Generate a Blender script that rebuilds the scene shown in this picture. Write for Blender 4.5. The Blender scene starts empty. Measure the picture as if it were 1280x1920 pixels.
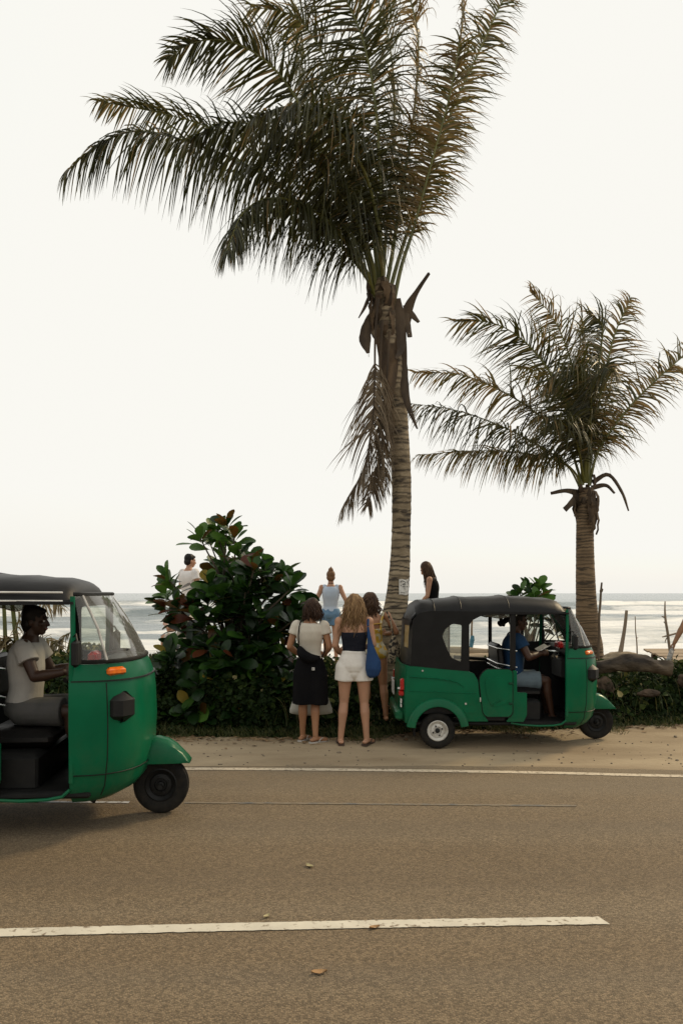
import bpy, math, random
import numpy as np
from mathutils import Vector, Matrix, noise
from mathutils.geometry import tessellate_polygon

R = math.radians
rng = random.Random(7)
scene = bpy.context.scene
col = scene.collection

# ------------------------------------------------------------------ camera
EYE = 1.75            # eye height of the photographer on the far side of the road
FPX = 28.0 / 24.0 * 1280
HOR = 1112.0
cd = bpy.data.cameras.new('camera')
cam = bpy.data.objects.new('camera', cd)
col.objects.link(cam)
cam.location = (0, 0, EYE)
cam.rotation_euler = (R(90), 0, 0)
cd.lens = 28.0
cd.sensor_fit = 'HORIZONTAL'
cd.sensor_width = 24.0
cd.shift_y = 152.0 / 1280.0
cd.clip_start = 0.05
cd.clip_end = 20000
scene.camera = cam

# ------------------------------------------------------------------ sky and sun
SUN_EL, SUN_AZ = R(37), R(50)        # azimuth measured from +Y towards +X
w = bpy.data.worlds.new('World')
scene.world = w
w.use_nodes = True
nt = w.node_tree
nt.nodes.clear()
out = nt.nodes.new('ShaderNodeOutputWorld')
bg = nt.nodes.new('ShaderNodeBackground')
sky = nt.nodes.new('ShaderNodeTexSky')
sky.sky_type = 'NISHITA'
sky.sun_disc = False
sky.sun_elevation = SUN_EL
sky.sun_rotation = SUN_AZ
sky.air_density = 1.0
sky.dust_density = 6.0
sky.ozone_density = 1.0
haze_mix = nt.nodes.new('ShaderNodeMix')
haze_mix.data_type = 'RGBA'
haze_mix.inputs[0].default_value = 0.80
haze_mix.inputs[7].default_value = (8.0, 7.82, 7.3, 1)      # even milky haze veil
cap = nt.nodes.new('ShaderNodeVectorMath')
cap.operation = 'MINIMUM'
cap.inputs[1].default_value = (6.85, 6.75, 6.36)
nt.links.new(sky.outputs[0], haze_mix.inputs[6])
nt.links.new(haze_mix.outputs[2], cap.inputs[0])
nt.links.new(cap.outputs[0], bg.inputs[0])
bg.inputs[1].default_value = 0.1
nt.links.new(bg.outputs[0], out.inputs[0])

sd = bpy.data.lights.new('sun', 'SUN')
sun = bpy.data.objects.new('sun', sd)
col.objects.link(sun)
sd.energy = 1.5
sd.angle = R(10)
sd.color = (1.0, 0.78, 0.48)
d = Vector((math.sin(SUN_AZ) * math.cos(SUN_EL), math.cos(SUN_AZ) * math.cos(SUN_EL), math.sin(SUN_EL)))
sun.rotation_euler = d.to_track_quat('Z', 'Y').to_euler()

scene.view_settings.view_transform = 'Standard'
scene.view_settings.look = 'None'
scene.view_settings.exposure = 0.48
scene.view_settings.gamma = 1.0
scene.view_settings.use_curve_mapping = False
scene.render.engine = 'CYCLES'
scene.cycles.use_denoising = True
scene.cycles.max_bounces = 6
scene.cycles.diffuse_bounces = 3
scene.cycles.glossy_bounces = 3
scene.cycles.transparent_max_bounces = 12
scene.cycles.caustics_reflective = False
scene.cycles.caustics_refractive = False


def at(px, py, Y):
    """point at distance Y seen at photograph pixel (px, py)"""
    return Vector(((px - 640.0) * Y / FPX, Y, EYE - (py - HOR) * Y / FPX))


# ------------------------------------------------------------------ mesh helpers
class MB:
    def __init__(s):
        s.v, s.f, s.t = [], [], []

    def add(s, vs, fs, tint=0.0):
        o = len(s.v)
        s.v.extend([tuple(p) for p in vs])
        s.f.extend([tuple(i + o for i in f) for f in fs])
        s.t.extend([tint] * len(vs))
        return s

    def loft(s, rings, caps=True, closed=True, tint=0.0):
        n = len(rings[0])
        vs, fs = [], []
        for r in rings:
            vs.extend(r)
        for i in range(len(rings) - 1):
            a, b = i * n, (i + 1) * n
            for j in range(n if closed else n - 1):
                k = (j + 1) % n
                fs.append((a + j, a + k, b + k, b + j))
        if caps and closed:
            fs.append(tuple(range(n - 1, -1, -1)))
            fs.append(tuple(range((len(rings) - 1) * n, len(rings) * n)))
        return s.add(vs, fs, tint)

    def tube(s, pts, rads, n=8, caps=True, up=None, flat=1.0, dome=False, tint=0.0):
        pts = [Vector(p) for p in pts]
        if not hasattr(rads, '__len__'):
            rads = [rads] * len(pts)
        rads = list(rads)
        if dome:
            t0 = (pts[0] - pts[1]).normalized()
            t1 = (pts[-1] - pts[-2]).normalized()
            r0, r1 = rads[0], rads[-1]
            pts = [pts[0] + t0 * r0 * .95, pts[0] + t0 * r0 * .75, pts[0] + t0 * r0 * .4] + pts + \
                  [pts[-1] + t1 * r1 * .4, pts[-1] + t1 * r1 * .75, pts[-1] + t1 * r1 * .95]
            rads = [r0 * .3, r0 * .66, r0 * .92] + rads + [r1 * .92, r1 * .66, r1 * .3]
        rings = []
        prev = None
        for i, p in enumerate(pts):
            a = pts[max(i - 1, 0)]
            b = pts[min(i + 1, len(pts) - 1)]
            T = (b - a)
            T = T.normalized() if T.length > 1e-9 else Vector((0, 0, 1))
            if prev is None:
                u = Vector(up) if up is not None else (Vector((0, 0, 1)) if abs(T.z) < .9 else Vector((0, 1, 0)))
            else:
                u = prev
            u = u - T * u.dot(T)
            if u.length < 1e-6:
                u = T.orthogonal()
            u.normalize()
            prev = u
            w_ = T.cross(u)
            rings.append([p + (u * math.cos(q) * flat + w_ * math.sin(q)) * rads[i]
                          for q in [2 * math.pi * k / n for k in range(n)]])
        return s.loft(rings, caps, True, tint)

    def ell(s, c, r, M=None, n=14, m=9):
        c = Vector(c)
        rings = []
        for i in range(1, m):
            th = math.pi * i / m
            ring = []
            for k in range(n):
                q = 2 * math.pi * k / n
                p = Vector((r[0] * math.sin(th) * math.cos(q), r[1] * math.sin(th) * math.sin(q), -r[2] * math.cos(th)))
                if M is not None:
                    p = M @ p
                ring.append(c + p)
            rings.append(ring)
        return s.loft(rings)

    def box(s, c, size, M=None, bev=0.0):
        c = Vector(c)
        hx, hy, hz = [q / 2 for q in size]
        b = min(bev, hx * .8, hy * .8, hz * .8)
        if b <= 0:
            P = [Vector((x, y, z)) for z in (-hz, hz) for (x, y) in ((-hx, -hy), (hx, -hy), (hx, hy), (-hx, hy))]
            F = [(3, 2, 1, 0), (4, 5, 6, 7), (0, 1, 5, 4), (1, 2, 6, 5), (2, 3, 7, 6), (3, 0, 4, 7)]
            if M is not None:
                P = [M @ p for p in P]
            return s.add([c + p for p in P], F)
        rings = []
        for z, k in ((-hz, b), (-hz + b, 0), (hz - b, 0), (hz, b)):
            ring = []
            for (sx, sy) in ((-1, -1), (1, -1), (1, 1), (-1, 1)):
                X, Y = (hx - k), (hy - k)
                if (sx * sy) > 0:
                    ring += [Vector((sx * X, sy * (Y - b * .6), z)), Vector((sx * (X - b * .6), sy * Y, z))]
                else:
                    ring += [Vector((sx * (X - b * .6), sy * Y, z)), Vector((sx * X, sy * (Y - b * .6), z))]
            rings.append(ring)
        if M is not None:
            rings = [[M @ p for p in r] for r in rings]
        return s.loft([[c + p for p in r] for r in rings])

    def plate(s, outer, holes, y0, y1, bulge=None):
        """flat piece in the XZ plane between y0 and y1, with holes"""
        loops = [outer] + list(holes)
        flat = [Vector((p[0], p[1], 0)) for l in loops for p in l]
        tris = tessellate_polygon([[Vector((p[0], p[1], 0)) for p in l] for l in loops])
        n = len(flat)
        g = bulge or (lambda x, z: 0.0)
        vs = [Vector((p.x, y0 + g(p.x, p.y), p.y)) for p in flat] + [Vector((p.x, y1 + g(p.x, p.y), p.y)) for p in flat]
        fs = [tuple(t) for t in tris] + [(t[2] + n, t[1] + n, t[0] + n) for t in tris]
        o = 0
        for l in loops:
            m = len(l)
            for i in range(m):
                j = (i + 1) % m
                fs.append((o + i, o + j, o + j + n, o + i + n))
            o += m
        return s.add(vs, fs)

    def lathe(s, prof, c, axis='y', n=28, caps=True):
        """prof: (radius, offset along axis)"""
        rings = []
        for (r, o) in prof:
            ring = []
            for k in range(n):
                q = 2 * math.pi * k / n
                a, b = r * math.cos(q), r * math.sin(q)
                p = Vector((a, o, b)) if axis == 'y' else (Vector((a, b, o)) if axis == 'z' else Vector((o, a, b)))
                ring.append(Vector(c) + p)
            rings.append(ring)
        return s.loft(rings, caps)

    def build(s, name, mat, parent=None, smooth=40, tint=False):
        me = bpy.data.meshes.new(name)
        me.from_pydata(s.v, [], s.f)
        if smooth:
            me.polygons.foreach_set('use_smooth', [True] * len(me.polygons))
            if smooth < 180:
                me.set_sharp_from_angle(angle=R(smooth))
        if tint:
            a = me.attributes.new('tint', 'FLOAT', 'POINT')
            a.data.foreach_set('value', s.t)
        me.update()
        return link(name, me, mat, parent)


def link(name, me, mat=None, parent=None):
    if mat is not None:
        me.materials.clear()
        for m in (mat if isinstance(mat, (list, tuple)) else [mat]):
            me.materials.append(m)
    o = bpy.data.objects.new(name, me)
    col.objects.link(o)
    if parent is not None:
        o.parent = parent
    return o


_tmp = bpy.data.scenes.new('tmp')


def soft_noise(P, sc, seed):
    """smooth pseudo-noise for arrays of points"""
    g_ = np.random.default_rng(seed)
    r_ = np.zeros(len(P))
    for k in range(9):
        dv_ = g_.normal(size=3) * np.array(sc) * (1.0 if k < 5 else 2.1)
        r_ += np.sin(P @ dv_ + g_.uniform(0, 6.28)) * (1.0 if k < 5 else .5)
    return r_ / 4.0


def blob(name, mb, mat, parent, voxel=0.007, smooth=6, wr=0.0, wrs=(14, 14, 5)):
    """fuse closed pieces into one continuous skin"""
    me = bpy.data.meshes.new('tmp')
    me.from_pydata(mb.v, [], mb.f)
    o = bpy.data.objects.new('tmp', me)
    _tmp.collection.objects.link(o)
    m = o.modifiers.new('r', 'REMESH')
    m.mode = 'VOXEL'
    m.voxel_size = voxel
    if smooth:
        m = o.modifiers.new('s', 'SMOOTH')
        m.factor = .5
        m.iterations = smooth
    vl = _tmp.view_layers[0]
    vl.update()
    res = bpy.data.meshes.new_from_object(o.evaluated_get(vl.depsgraph))
    bpy.data.objects.remove(o)
    bpy.data.meshes.remove(me)
    res.name = name
    if wr:
        nv = len(res.vertices)
        P = np.empty(nv * 3)
        res.vertices.foreach_get('co', P)
        N_ = np.empty(nv * 3)
        res.vertices.foreach_get('normal', N_)
        P = P.reshape(-1, 3)
        P += N_.reshape(-1, 3) * (soft_noise(P, wrs, nv) * wr)[:, None]
        res.vertices.foreach_set('co', P.reshape(-1))
    res.polygons.foreach_set('use_smooth', [True] * len(res.polygons))
    return link(name, res, mat, parent)


def empty(name, loc=(0, 0, 0), rz=0.0, label=None, cat=None, group=None, kind=None):
    o = bpy.data.objects.new(name, None)
    o.empty_display_size = .1
    col.objects.link(o)
    o.location = loc
    o.rotation_euler = (0, 0, rz)
    return tag(o, label, cat, group, kind)


def tag(o, label=None, cat=None, group=None, kind=None):
    if label:
        o['label'] = label
    if cat:
        o['category'] = cat
    if group:
        o['group'] = group
    if kind:
        o['kind'] = kind
    return o


def curve(ctrl, n):
    """smooth curve through control points"""
    P = [Vector(p) for p in ctrl]
    P = [P[0] * 2 - P[1]] + P + [P[-1] * 2 - P[-2]]
    outp = []
    m = len(P) - 3
    for i in range(n + 1):
        u = i / n * m
        k = min(int(u), m - 1)
        t = u - k
        a, b, c, d_ = P[k:k + 4]
        outp.append(.5 * ((2 * b) + (c - a) * t + (2 * a - 5 * b + 4 * c - d_) * t * t + (3 * b - a - 3 * c + d_) * t ** 3))
    return outp


def round_poly(pts, r, n=4):
    res = []
    m = len(pts)
    for i in range(m):
        a, b, c = [Vector((q[0], q[1])) for q in (pts[i - 1], pts[i], pts[(i + 1) % m])]
        u, v = (a - b), (c - b)
        rr = min(r, u.length * .45, v.length * .45)
        u.normalize()
        v.normalize()
        p0, p1 = b + u * rr, b + v * rr
        for k in range(n + 1):
            t = k / n
            res.append(tuple((1 - t) ** 2 * p0 + 2 * t * (1 - t) * b + t * t * p1))
    return res


# ------------------------------------------------------------------ materials
def lin(c):
    return tuple(((x / 255) / 12.92 if x / 255 <= .04045 else ((x / 255 + .055) / 1.055) ** 2.4) for x in c)


def pm(name, c1, c2=None, scale=8.0, rough=.7, bump=0.0, bscale=None, stretch=(1, 1, 1), detail=5, spec=.5, metal=0.0,
       lo=.35, hi=.65, coat=0.0, trans=0.0, tint=None, sheen=0.0):
    m = bpy.data.materials.new(name)
    m.use_nodes = True
    t = m.node_tree
    L = t.links.new
    b = t.nodes['Principled BSDF']
    b.inputs['Roughness'].default_value = rough
    b.inputs['Specular IOR Level'].default_value = spec
    b.inputs['Metallic'].default_value = metal
    b.inputs['Coat Weight'].default_value = coat
    b.inputs['Coat Roughness'].default_value = .12
    b.inputs['Sheen Weight'].default_value = sheen
    b.inputs['Base Color'].default_value = (*c1, 1)
    colsock = None
    if c2 is not None or bump:
        tc = t.nodes.new('ShaderNodeTexCoord')
        mp = t.nodes.new('ShaderNodeMapping')
        mp.inputs['Scale'].default_value = stretch
        L(tc.outputs['Object'], mp.inputs[0])
        nz = t.nodes.new('ShaderNodeTexNoise')
        nz.inputs['Scale'].default_value = scale
        nz.inputs['Detail'].default_value = detail
        L(mp.outputs[0], nz.inputs[0])
    if c2 is not None:
        mr = t.nodes.new('ShaderNodeMapRange')
        mr.inputs[1].default_value = lo
        mr.inputs[2].default_value = hi
        L(nz.outputs[0], mr.inputs[0])
        mx = t.nodes.new('ShaderNodeMix')
        mx.data_type = 'RGBA'
        mx.inputs[6].default_value = (*c1, 1)
        mx.inputs[7].default_value = (*c2, 1)
        L(mr.outputs[0], mx.inputs[0])
        colsock = mx.outputs[2]
    if tint is not None:
        at_ = t.nodes.new('ShaderNodeAttribute')
        at_.attribute_name = 'tint'
        cr = t.nodes.new('ShaderNodeValToRGB')
        e = cr.color_ramp.elements
        e[0].position = tint[0][0]
        e[0].color = (*tint[0][1], 1)
        e[1].position = tint[-1][0]
        e[1].color = (*tint[-1][1], 1)
        for (pp, cc) in tint[1:-1]:
            q = e.new(pp)
            q.color = (*cc, 1)
        L(at_.outputs['Fac'], cr.inputs[0])
        if colsock is not None:
            mm = t.nodes.new('ShaderNodeMix')
            mm.data_type = 'RGBA'
            mm.blend_type = 'MULTIPLY'
            mm.inputs[0].default_value = 1
            L(cr.outputs[0], mm.inputs[6])
            L(colsock, mm.inputs[7])
            colsock = mm.outputs[2]
        else:
            colsock = cr.outputs[0]
    if colsock is not None:
        L(colsock, b.inputs['Base Color'])
    if bump:
        nb = t.nodes.new('ShaderNodeTexNoise')
        nb.inputs['Scale'].default_value = bscale or scale * 3
        nb.inputs['Detail'].default_value = 6
        L(mp.outputs[0], nb.inputs[0])
        bp = t.nodes.new('ShaderNodeBump')
        bp.inputs['Strength'].default_value = 1.0
        bp.inputs['Distance'].default_value = bump
        L(nb.outputs[0], bp.inputs['Height'])
        L(bp.outputs[0], b.inputs['Normal'])
    if trans:
        tr = t.nodes.new('ShaderNodeBsdfTranslucent')
        if colsock is not None:
            L(colsock, tr.inputs[0])
        else:
            tr.inputs[0].default_value = (*c1, 1)
        ms = t.nodes.new('ShaderNodeMixShader')
        ms.inputs[0].default_value = trans
        L(b.outputs[0], ms.inputs[1])
        L(tr.outputs[0], ms.inputs[2])
        L(ms.outputs[0], t.nodes['Material Output'].inputs[0])
    return m


def glass_mat(name, tint_c=(.9, .93, .9), dirt=.12, dirt_c=(.6, .58, .5)):
    m = bpy.data.materials.new(name)
    m.use_nodes = True
    t = m.node_tree
    L = t.links.new
    t.nodes.remove(t.nodes['Principled BSDF'])
    tr = t.nodes.new('ShaderNodeBsdfTransparent')
    tr.inputs[0].default_value = (*tint_c, 1)
    gl = t.nodes.new('ShaderNodeBsdfGlossy')
    gl.inputs['Roughness'].default_value = .04
    df = t.nodes.new('ShaderNodeBsdfDiffuse')
    df.inputs[0].default_value = (*dirt_c, 1)
    fr = t.nodes.new('ShaderNodeFresnel')
    fr.inputs[0].default_value = 1.45
    a = t.nodes.new('ShaderNodeMixShader')
    L(fr.outputs[0], a.inputs[0])
    L(tr.outputs[0], a.inputs[1])
    L(gl.outputs[0], a.inputs[2])
    b = t.nodes.new('ShaderNodeMixShader')
    b.inputs[0].default_value = dirt
    L(a.outputs[0], b.inputs[1])
    L(df.outputs[0], b.inputs[2])
    L(b.outputs[0], t.nodes['Material Output'].inputs[0])
    return m


M = {}
M['dirt'] = pm('dirt', (.36, .28, .175), (.2, .143, .08), 1.3, .95, .014, 30, detail=9, lo=.36, hi=.68, stretch=(.35, 1, 1))
M['black_rubber'] = pm('black_rubber', (.007, .007, .007), (.016, .014, .011), 20, .8, .001, 60, spec=.2)
M['green_paint'] = pm('green_paint', (.0008, .118, .05), (.001, .094, .04), 3, .28, 0, coat=.0, spec=.16)
def dusty(m, z0, z1, c, amt):
    t = m.node_tree
    b_ = t.nodes['Principled BSDF']
    src = b_.inputs['Base Color'].links[0].from_socket
    tc = t.nodes.new('ShaderNodeTexCoord')
    sp = t.nodes.new('ShaderNodeSeparateXYZ')
    t.links.new(tc.outputs['Object'], sp.inputs[0])
    mr = t.nodes.new('ShaderNodeMapRange')
    mr.inputs[1].default_value, mr.inputs[2].default_value = z1, z0
    t.links.new(sp.outputs[2], mr.inputs[0])
    nz = t.nodes.new('ShaderNodeTexNoise')
    nz.inputs['Scale'].default_value = 11
    nz.inputs['Detail'].default_value = 9
    nz.inputs['Roughness'].default_value = .7
    t.links.new(tc.outputs['Object'], nz.inputs[0])
    m2 = t.nodes.new('ShaderNodeMapRange')
    m2.inputs[1].default_value, m2.inputs[2].default_value, m2.inputs[3].default_value, m2.inputs[4].default_value = .4, .75, .15, 1
    t.links.new(nz.outputs[0], m2.inputs[0])
    mu = t.nodes.new('ShaderNodeMath')
    mu.operation = 'MULTIPLY'
    t.links.new(mr.outputs[0], mu.inputs[0])
    t.links.new(m2.outputs[0], mu.inputs[1])
    mv = t.nodes.new('ShaderNodeMath')
    mv.operation = 'MULTIPLY'
    mv.inputs[1].default_value = amt
    t.links.new(mu.outputs[0], mv.inputs[0])
    mx = t.nodes.new('ShaderNodeMix')
    mx.data_type = 'RGBA'
    mx.inputs[7].default_value = (*c, 1)
    t.links.new(mv.outputs[0], mx.inputs[0])
    t.links.new(src, mx.inputs[6])
    t.links.new(mx.outputs[2], b_.inputs['Base Color'])


dusty(M['green_paint'], .25, .75, (.1, .095, .055), .28)
dusty(M['black_rubber'], -.2, .25, (.08, .064, .045), .22)
M['green_dark'] = pm('green_dark', (.002, .05, .022), (.006, .04, .018), 6, .5, spec=.3)
M['canvas'] = pm('canvas', (.005, .0047, .0045), (.009, .0085, .008), 5, .45, .003, 9, spec=.2)
M['black_plastic'] = pm('black_plastic', (.007, .007, .007), (.011, .011, .01), 12, .5, spec=.25)
M['vinyl'] = pm('vinyl', (.008, .0075, .007), (.013, .011, .01), 9, .45, .002, 40, spec=.3)
M['chrome'] = pm('chrome', (.6, .6, .58), None, rough=.22, metal=1.0)
M['silver'] = pm('silver', (.62, .6, .55), (.42, .39, .34), 14, .5, metal=.1)
M['orange_lens'] = pm('orange_lens', (.85, .2, .01), (.7, .13, .01), 40, .2, coat=.5)
M['red_lens'] = pm('red_lens', (.45, .01, .008), (.3, .005, .005), 40, .2, coat=.5)
M['clear_lens'] = pm('clear_lens', (.55, .56, .55), None, rough=.1, coat=.6)
M['white'] = pm('white', (.75, .73, .68), (.62, .6, .55), 12, .7)
M['glass'] = glass_mat('glass', (.9, .93, .9), .1, (.75, .75, .7))
M['plastic_window'] = glass_mat('plastic_window', (.55, .56, .52), .30, (.35, .34, .3))
M['rear_plastic'] = glass_mat('rear_plastic', (.6, .45, .28), .62, (.45, .33, .17))
M['driftwood'] = pm('driftwood', (.34, .25, .16), (.19, .135, .085), 5, .85, .006, 20, stretch=(1, 1, .25))
M['plank'] = pm('plank', (.4, .31, .21), (.27, .2, .13), 4, .85, .003, 30, stretch=(.3, 3, 3))
M['rock'] = pm('rock', (.11, .075, .05), (.04, .03, .021), 4, .95, .03, 9, detail=9, spec=.15)
M['paper'] = pm('paper', (.7, .68, .62), (.55, .52, .46), 15, .85)
M['ink'] = pm('ink', (.03, .03, .03), None, rough=.8)

def road_material():
    m = bpy.data.materials.new('asphalt')
    m.use_nodes = True
    t = m.node_tree
    L = t.links.new
    N = t.nodes.new
    b = t.nodes['Principled BSDF']
    tc = N('ShaderNodeTexCoord')

    def nz(scale, detail=4, st=(1, 1, 1)):
        mp = N('ShaderNodeMapping')
        mp.inputs['Scale'].default_value = st
        L(tc.outputs['Object'], mp.inputs[0])
        q = N('ShaderNodeTexNoise')
        q.inputs['Scale'].default_value = scale
        q.inputs['Detail'].default_value = detail
        L(mp.outputs[0], q.inputs[0])
        return q.outputs[0]

    def ramp(s, lo, hi, a=0.0, c=1.0):
        r = N('ShaderNodeMapRange')
        r.inputs[1].default_value = lo
        r.inputs[2].default_value = hi
        r.inputs[3].default_value = a
        r.inputs[4].default_value = c
        L(s, r.inputs[0])
        return r.outputs[0]

    def mix(f, a, c, mode='MIX'):
        x = N('ShaderNodeMix')
        x.data_type = 'RGBA'
        x.blend_type = mode
        for sock, val in ((x.inputs[0], f), (x.inputs[6], a), (x.inputs[7], c)):
            if hasattr(val, 'links') or hasattr(val, 'is_linked'):
                L(val, sock)
            elif isinstance(val, tuple):
                sock.default_value = (*val, 1)
            else:
                sock.default_value = val
        return x.outputs[2]

    base = mix(ramp(nz(.55, 4, (.5, 1, 1)), .35, .65), (.2, .148, .09), (.17, .124, .074))
    # wheel-polished long bands
    base = mix(ramp(nz(.9, 3, (.06, 1.2, 1)), .42, .62, 0, .5), base, (.225, .178, .118))
    vo = N('ShaderNodeTexVoronoi')
    vo.inputs['Scale'].default_value = 105
    L(tc.outputs['Object'], vo.inputs[0])
    sp = N('ShaderNodeSeparateColor')
    L(vo.outputs['Color'], sp.inputs[0])
    stones = mix(ramp(sp.outputs[0], .2, .95, 0, 1), (.6, .59, .58), (1.45, 1.42, 1.38))
    base = mix(.8, base, stones, 'MULTIPLY')
    gaps = ramp(vo.outputs['Distance'], .3, .7, 1.05, .72)
    gm = N('ShaderNodeCombineColor')
    for k in range(3):
        L(gaps, gm.inputs[k])
    base = mix(.75, base, gm.outputs[0], 'MULTIPLY')
    base = mix(ramp(nz(85, 4), .6, .72, 0, .4), base, (.06, .046, .032))
    base = mix(ramp(nz(60, 4), .66, .76, 0, .5), base, (.4, .33, .23))
    # long darker tyre and oil bands, drifted dust towards the verge, a few old stains
    base = mix(ramp(nz(1.3, 4, (.035, 1.0, 1)), .5, .68, 0, .38), base, (.115, .088, .06))
    base = mix(ramp(nz(2.1, 6, (.6, 1, 1)), .66, .78, 0, .35), base, (.08, .064, .045))
    sy = N('ShaderNodeSeparateXYZ')
    L(tc.outputs['Object'], sy.inputs[0])
    ms_ = N('ShaderNodeMath')
    ms_.operation = 'MULTIPLY'
    L(ramp(sy.outputs[1], 6.2, 8.0), ms_.inputs[0])
    L(ramp(nz(1.6, 7, (.4, 1, 1)), .3, .7, .15, .75), ms_.inputs[1])
    base = mix(ms_.outputs[0], base, (.24, .19, .125))
    L(base, b.inputs['Base Color'])
    b.inputs['Roughness'].default_value = .8
    b.inputs['Specular IOR Level'].default_value = .25
    bp = N('ShaderNodeBump')
    bp.inputs['Distance'].default_value = .006
    h = N('ShaderNodeMath')
    h.operation = 'SUBTRACT'
    L(nz(40, 6), h.inputs[0])
    L(vo.outputs['Distance'], h.inputs[1])
    L(h.outputs[0], bp.inputs['Height'])
    L(bp.outputs[0], b.inputs['Normal'])
    return m


def worn_paint(name, c, cover=.45, back=(.13, .1, .07), scale=30, lo_w=.08):
    m = pm(name, c, tuple(x * .86 for x in c), 6, .75, .002, 60)
    t = m.node_tree
    tc = t.nodes.new('ShaderNodeTexCoord')
    nz = t.nodes.new('ShaderNodeTexNoise')
    nz.inputs['Scale'].default_value = scale
    nz.inputs['Detail'].default_value = 8
    t.links.new(tc.outputs['Object'], nz.inputs[0])
    mr = t.nodes.new('ShaderNodeMapRange')
    mr.inputs[1].default_value = cover
    mr.inputs[2].default_value = cover + lo_w
    t.links.new(nz.outputs[0], mr.inputs[0])
    b = t.nodes['Principled BSDF']
    src = b.inputs['Base Color'].links[0].from_socket
    mx = t.nodes.new('ShaderNodeMix')
    mx.data_type = 'RGBA'
    mx.inputs[6].default_value = (*back, 1)
    t.links.new(src, mx.inputs[7])
    t.links.new(mr.outputs[0], mx.inputs[0])
    t.links.new(mx.outputs[2], b.inputs['Base Color'])
    return m


# ------------------------------------------------------------------ terrain
def sstep(a, b, x):
    t = max(0.0, min(1.0, (x - a) / (b - a)))
    return t * t * (3 - 2 * t)


def foot(x):
    """distance at which the planted bank starts"""
    return 9.62 + .55 * sstep(.2, 1.4, x) + .35 * sstep(2.5, 4.2, x) + .1 * noise.noise(Vector((x * .7, 3.1, 0)))


MOUNDS = ((-.19, 14.2, .5, .9), (1.53, 13.2, .64, .9), (-2.711, 14.2, .72, .75))     # hummocks people stand on beyond the bank


def ground_z(x, y):
    n1 = noise.noise(Vector((x * .5, y * .5, 1.7)))
    n2 = noise.noise(Vector((x * 2.1, y * 2.1, 4.2)))
    base = -.03 + .03 * sstep(7.45, 7.95, y) + (.012 * n2 + .013 * math.sin(y * 9 + 1.2 * noise.noise(Vector((x * .35, 0, 6)))) * (.4 + noise.noise(Vector((x * .6, y, 8)))) + .008 * noise.noise(Vector((x * 7, y * 7, 1)))) * sstep(7.95, 8.3, y) * (1 - sstep(9.3, 9.8, y))
    f = foot(x)
    top = .47 + .1 * n1 - .1 * sstep(.0, 1.5, x) - .22 * sstep(5.0, 6.0, x) + .12 * sstep(-1.0, -2.6, x)
    z = base + (top + .05 * n2) * sstep(f, f + 1.35, y)
    z += (-.12 + .06 * n1) * sstep(f + 2.0, f + 4.0, y)
    z += -2.8 * sstep(15.1, 19.5, y)
    for (mx_, my_, mz_, mr_) in MOUNDS:
        w_ = 1 - sstep(.22, mr_, math.hypot(x - mx_, y - my_))
        z += (mz_ - z) * w_
    return z


def grid_mesh(name, xs, ys, zf, mat, kind):
    vs = [(x, y, zf(x, y)) for y in ys for x in xs]
    n = len(xs)
    fs = [(j * n + i, j * n + i + 1, (j + 1) * n + i + 1, (j + 1) * n + i) for j in range(len(ys) - 1) for i in range(n - 1)]
    me = bpy.data.meshes.new(name)
    me.from_pydata(vs, [], fs)
    me.polygons.foreach_set('use_smooth', [True] * len(me.polygons))
    o = link(name, me, mat)
    tag(o, kind=kind)
    return o


def frange(a, b, s):
    n = max(1, int(round((b - a) / s)))
    return [a + (b - a) * i / n for i in range(n + 1)]


xs = frange(-120, -14, 6) + frange(-13.5, 13.5, .15) + frange(14, 120, 6)
ys = frange(-40, 6.5, 3) + frange(7.2, 15, .09) + frange(15.2, 34, .5)
g = grid_mesh('ground', xs, ys, ground_z, M['dirt'], 'structure')

# asphalt sheet with a ragged far edge
M['asphalt'] = road_material()
rx = frange(-120, -9, 6) + frange(-8.5, 8.5, .06) + frange(9, 120, 6)


def road_edge(x):
    base = 7.93 - .05 * sstep(.3, 3.2, x) - .28 * sstep(1.6, 4.6, x) * .9
    return base + .10 + .03 * noise.noise(Vector((x * 1.7, 0, 9))) + .022 * noise.noise(Vector((x * 9, 0, 2)))


mb = MB()
vs, fs = [], []
n = len(rx)
for k, yy in enumerate([-9.0, -2.0, 3.0, 6.5, None]):
    for x in rx:
        vs.append((x, yy if yy is not None else road_edge(x), .006))
for x in rx:
    vs.append((x, road_edge(x) + .02, -.06))
for j in range(5):
    for i in range(n - 1):
        fs.append((j * n + i, j * n + i + 1, (j + 1) * n + i + 1, (j + 1) * n + i))
mb.add(vs, fs)
tag(mb.build('road', M['asphalt'], smooth=0), kind='structure')


def stripe(name, pts, width, mat, z, jag=.004, x_end=None):
    """painted line along pts (x, y centre), ragged edges"""
    C = curve([(p[0], p[1], 0) for p in pts], 500)
    a, b = [], []
    for p in C:
        j1 = jag * (noise.noise(Vector((p.x * 14, 1, 5))) + .6 * noise.noise(Vector((p.x * 45, 1, 5))))
        j2 = jag * (noise.noise(Vector((p.x * 14, 8, 5))) + .6 * noise.noise(Vector((p.x * 45, 9, 5))))
        a.append((p.x, p.y - width / 2 + j1, z))
        b.append((p.x, p.y + width / 2 + j2, z))
    if x_end:
        a[-1] = (a[-1][0] + x_end, a[-1][1], z)
    m = len(C)
    q = MB()
    q.add(a + b, [(i, i + 1, m + i + 1, m + i) for i in range(m - 1)])
    return tag(q.build(name, mat, smooth=0), kind='structure')


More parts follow.
